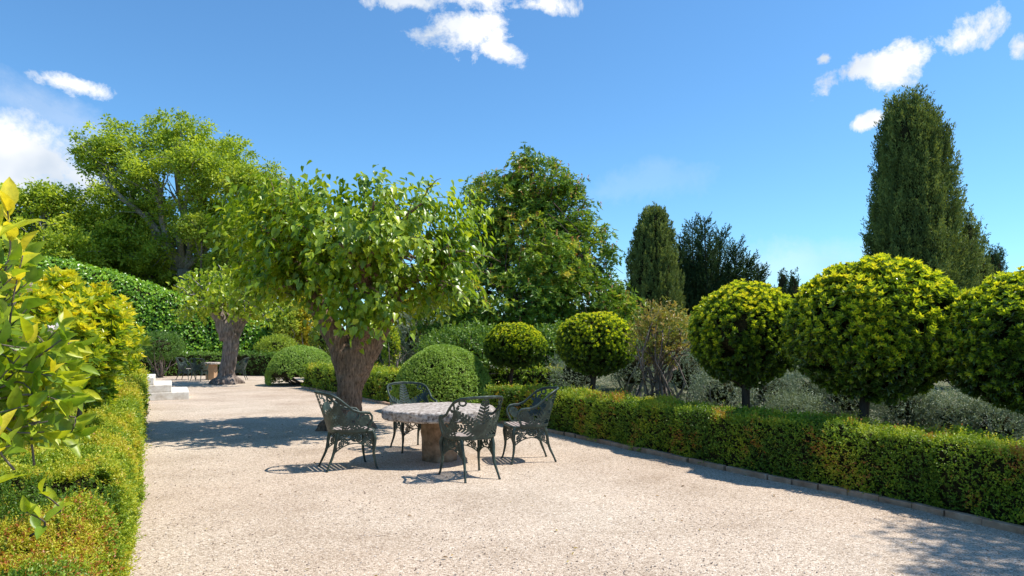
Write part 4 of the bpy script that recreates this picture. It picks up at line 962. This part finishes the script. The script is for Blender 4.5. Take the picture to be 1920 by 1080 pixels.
    # legs
    for sx in (-1, 1):
        m = MB(); m.tube(spline([(sx*.235, .245, .45), (sx*.262, .275, .36), (sx*.245, .262, .20), (sx*.262, .285, .06), (sx*.275, .305, 0)], 16), list(np.interp(np.linspace(0, 1, 16), [0, .3, .75, .93, 1], [.024, .023, .013, .014, .019])), 10); m.build('leg', M['iron'], root, smooth=True, local=True)
        m = MB(); m.tube(spline([(sx*.20, -.17, .45), (sx*.205, -.20, .36), (sx*.195, -.235, .20), (sx*.215, -.30, .06), (sx*.225, -.325, 0)], 16), list(np.interp(np.linspace(0, 1, 16), [0, .3, .75, .93, 1], [.024, .022, .013, .014, .019])), 10); m.build('leg', M['iron'], root, smooth=True, local=True)
    # lacy aprons below the seat
    def apron(p0, p1, q0, q1, hh, arch):
        p0, p1, q0, q1 = map(np.array, (p0, p1, q0, q1))
        def ps(U, V):
            top = p0+(p1-p0)*U[..., None]; bot = q0+(q1-q0)*U[..., None]; z = .44-V*hh*(1-arch*(1-(2*U-1)**2)); t = top*(1-V[..., None])+bot*V[..., None]
            return np.stack([t[..., 0], t[..., 1], z], -1)
        ln = np.linalg.norm(p1-p0)
        def mk(U, V):
            s = (U-.5)*ln; z = -V*hh*(1-arch*(1-(2*U-1)**2)); b = (z > -.022) | (V > .93) | (np.abs(U-.5) > .475)
            for sg_ in (-1, 1):
                b |= frond(s*sg_, z, ln*.47, -.02, -2.5, .22, .03, .3, .022) | ring(s*sg_, z, ln*.36, -.13, .028, .008) | ring(s*sg_, z, ln*.36, -.13, .010, .007) | ring(s*sg_, z, ln*.20, -.06, .035, .007) | ring(s*sg_, z, ln*.42, -.19, .02, .007)
            b |= ring(s, z, 0, -.06, .045, .008) | ring(s, z, 0, -.06, .02, .007); return b
        m = MB(); panel(m, ps, 70, 36, mk, .008); return m
    for sx in (-1, 1):
        apron((sx*.205, -.18), (sx*.24, .25), (sx*.20, -.22), (sx*.25, .265), .235, .42).build('apron', M['iron'], root, local=True)
    apron((-.235, .262), (.235, .262), (-.25, .27), (.25, .27), .235, .45).build('apron', M['iron'], root, local=True)
    return root
def copy_tree(o, parent=None):
    c = o.copy(); COL.objects.link(c); c.parent = parent
    for ch in list(o.children): copy_tree(ch, c)
    return c
CH = [((-1.90, 7.92), (.86, .46), 1.0, 'dark green iron chair left of the stone table, seen from the side'),
      ((-.45, 7.38), (-.50, .87), 1.0, 'dark green iron chair nearest the camera, showing its pierced back'),
      ((-1.36, 9.30), (.50, -.87), 1.0, 'dark green iron chair with fern-pattern back on the far side of the stone table'),
      ((.20, 8.42), (-.96, -.24), 1.0, 'dark green iron chair right of the stone table, facing left'),
      ((-12.62, 26.4), (.96, -.1), .97, 'far-off iron chair left of the small table, facing right'),
      ((-11.72, 25.55), (.0, 1), .97, 'far-off iron chair seen from behind in front of the small table'),
      ((-10.55, 26.4), (-.95, -.2), .97, 'far-off iron chair right of the second mulberry trunk')]
c0 = make_chair()
for i, (xy, fw, s, lb) in enumerate(CH):
    c = c0 if i == 0 else copy_tree(c0)
    c.location = (*xy, 0.0); c.rotation_euler = (0, 0, math.atan2(-fw[0], fw[1])); c.scale = (s*.90, s*.90, s*.98); c['label'] = lb

# ---------------------------------------------------------------- stone table
def slab(name, r, z0, z1, m, parent, seed=0, nz=6, rough=.012):
    V = []; n = 96; rings = [(0.0, z1), (.3, z1), (.6, z1), (.85, z1), (.97, z1-.004), (1.0, z1-.02)]+[(1.0+.006*math.sin(k*3), z1-.02-(z1-z0-.035)*(k/nz)) for k in range(1, nz+1)]+[(.96, z0), (.5, z0), (0.0, z0)]
    for (k, z) in rings:
        for j in range(n): t = 2*math.pi*j/n; V.append((r*k*math.cos(t), r*k*math.sin(t), z))
    V = np.array(V); nr = np.stack([V[:, 0], V[:, 1], 0*V[:, 2]], 1)/r
    V = V+nr*((sn(V+seed, 1.3)*rough*1.6+sn(V+seed, 7)*rough*.8+sn(V+seed, 18)*rough*.4)[:, None])
    V[:, 2] += (sn(V*np.array([1, 1, 0])+seed, 4)*rough*.35)*(V[:, 2] > (z0+z1)/2)
    Fs = []
    for i in range(len(rings)-1):
        for j in range(n): Fs.append((i*n+j, (i+1)*n+j, (i+1)*n+(j+1) % n, i*n+(j+1) % n))
    return mesh_np(name, V+np.array(parent.location), np.array(Fs), m, parent, smooth=True)
t = empty('stone_table', (-.90, 8.42, 0), 'round rough stone table with thick weathered top between four iron chairs', 'table')
slab('tabletop', .70, .525, .655, M['stone'], t, 3)
slab('pedestal', .215, -.02, .53, M['pedestal'], t, 9, nz=10, rough=.010)
t = empty('stone_table', (-11.62, 26.4, 0), 'small far table on a terracotta coloured pedestal beside the second mulberry', 'table')
slab('tabletop', .36, .60, .68, M['stone'], t, 5)
m = MB(); m.box((-11.62, 26.4, .29), (.16, .16, .31)); m.build('pedestal', M['terracotta'], t)

# ---------------------------------------------------------------- stone steps
def steps():
    e1 = Vector((.894, .447, 0)); e2 = Vector((-.447, .894, 0)); P0 = Vector((-8.25, 17.45, 0))
    root = empty('stone_steps', (P0.x, P0.y, 0), 'three pale limestone steps beyond the end of the left hedge', 'steps')
    for k in range(3):
        m = MB(); ln = 1.6-k*.40; z0 = .19*k-(.02 if k == 0 else 0); z1 = .19*(k+1)
        c = P0-e1*(.40*k+ln/2)+e2*(1.1+.012*k)+Vector((0, 0, (z0+z1)/2)); m.box(c, (ln/2, 1.1, (z1-z0)/2-.001), (e1, e2, Vector((0, 0, 1))))
        o = m.build('step', M['limestone'], root); bv = o.modifiers.new('b', 'BEVEL'); bv.width = .018; bv.segments = 3
steps()
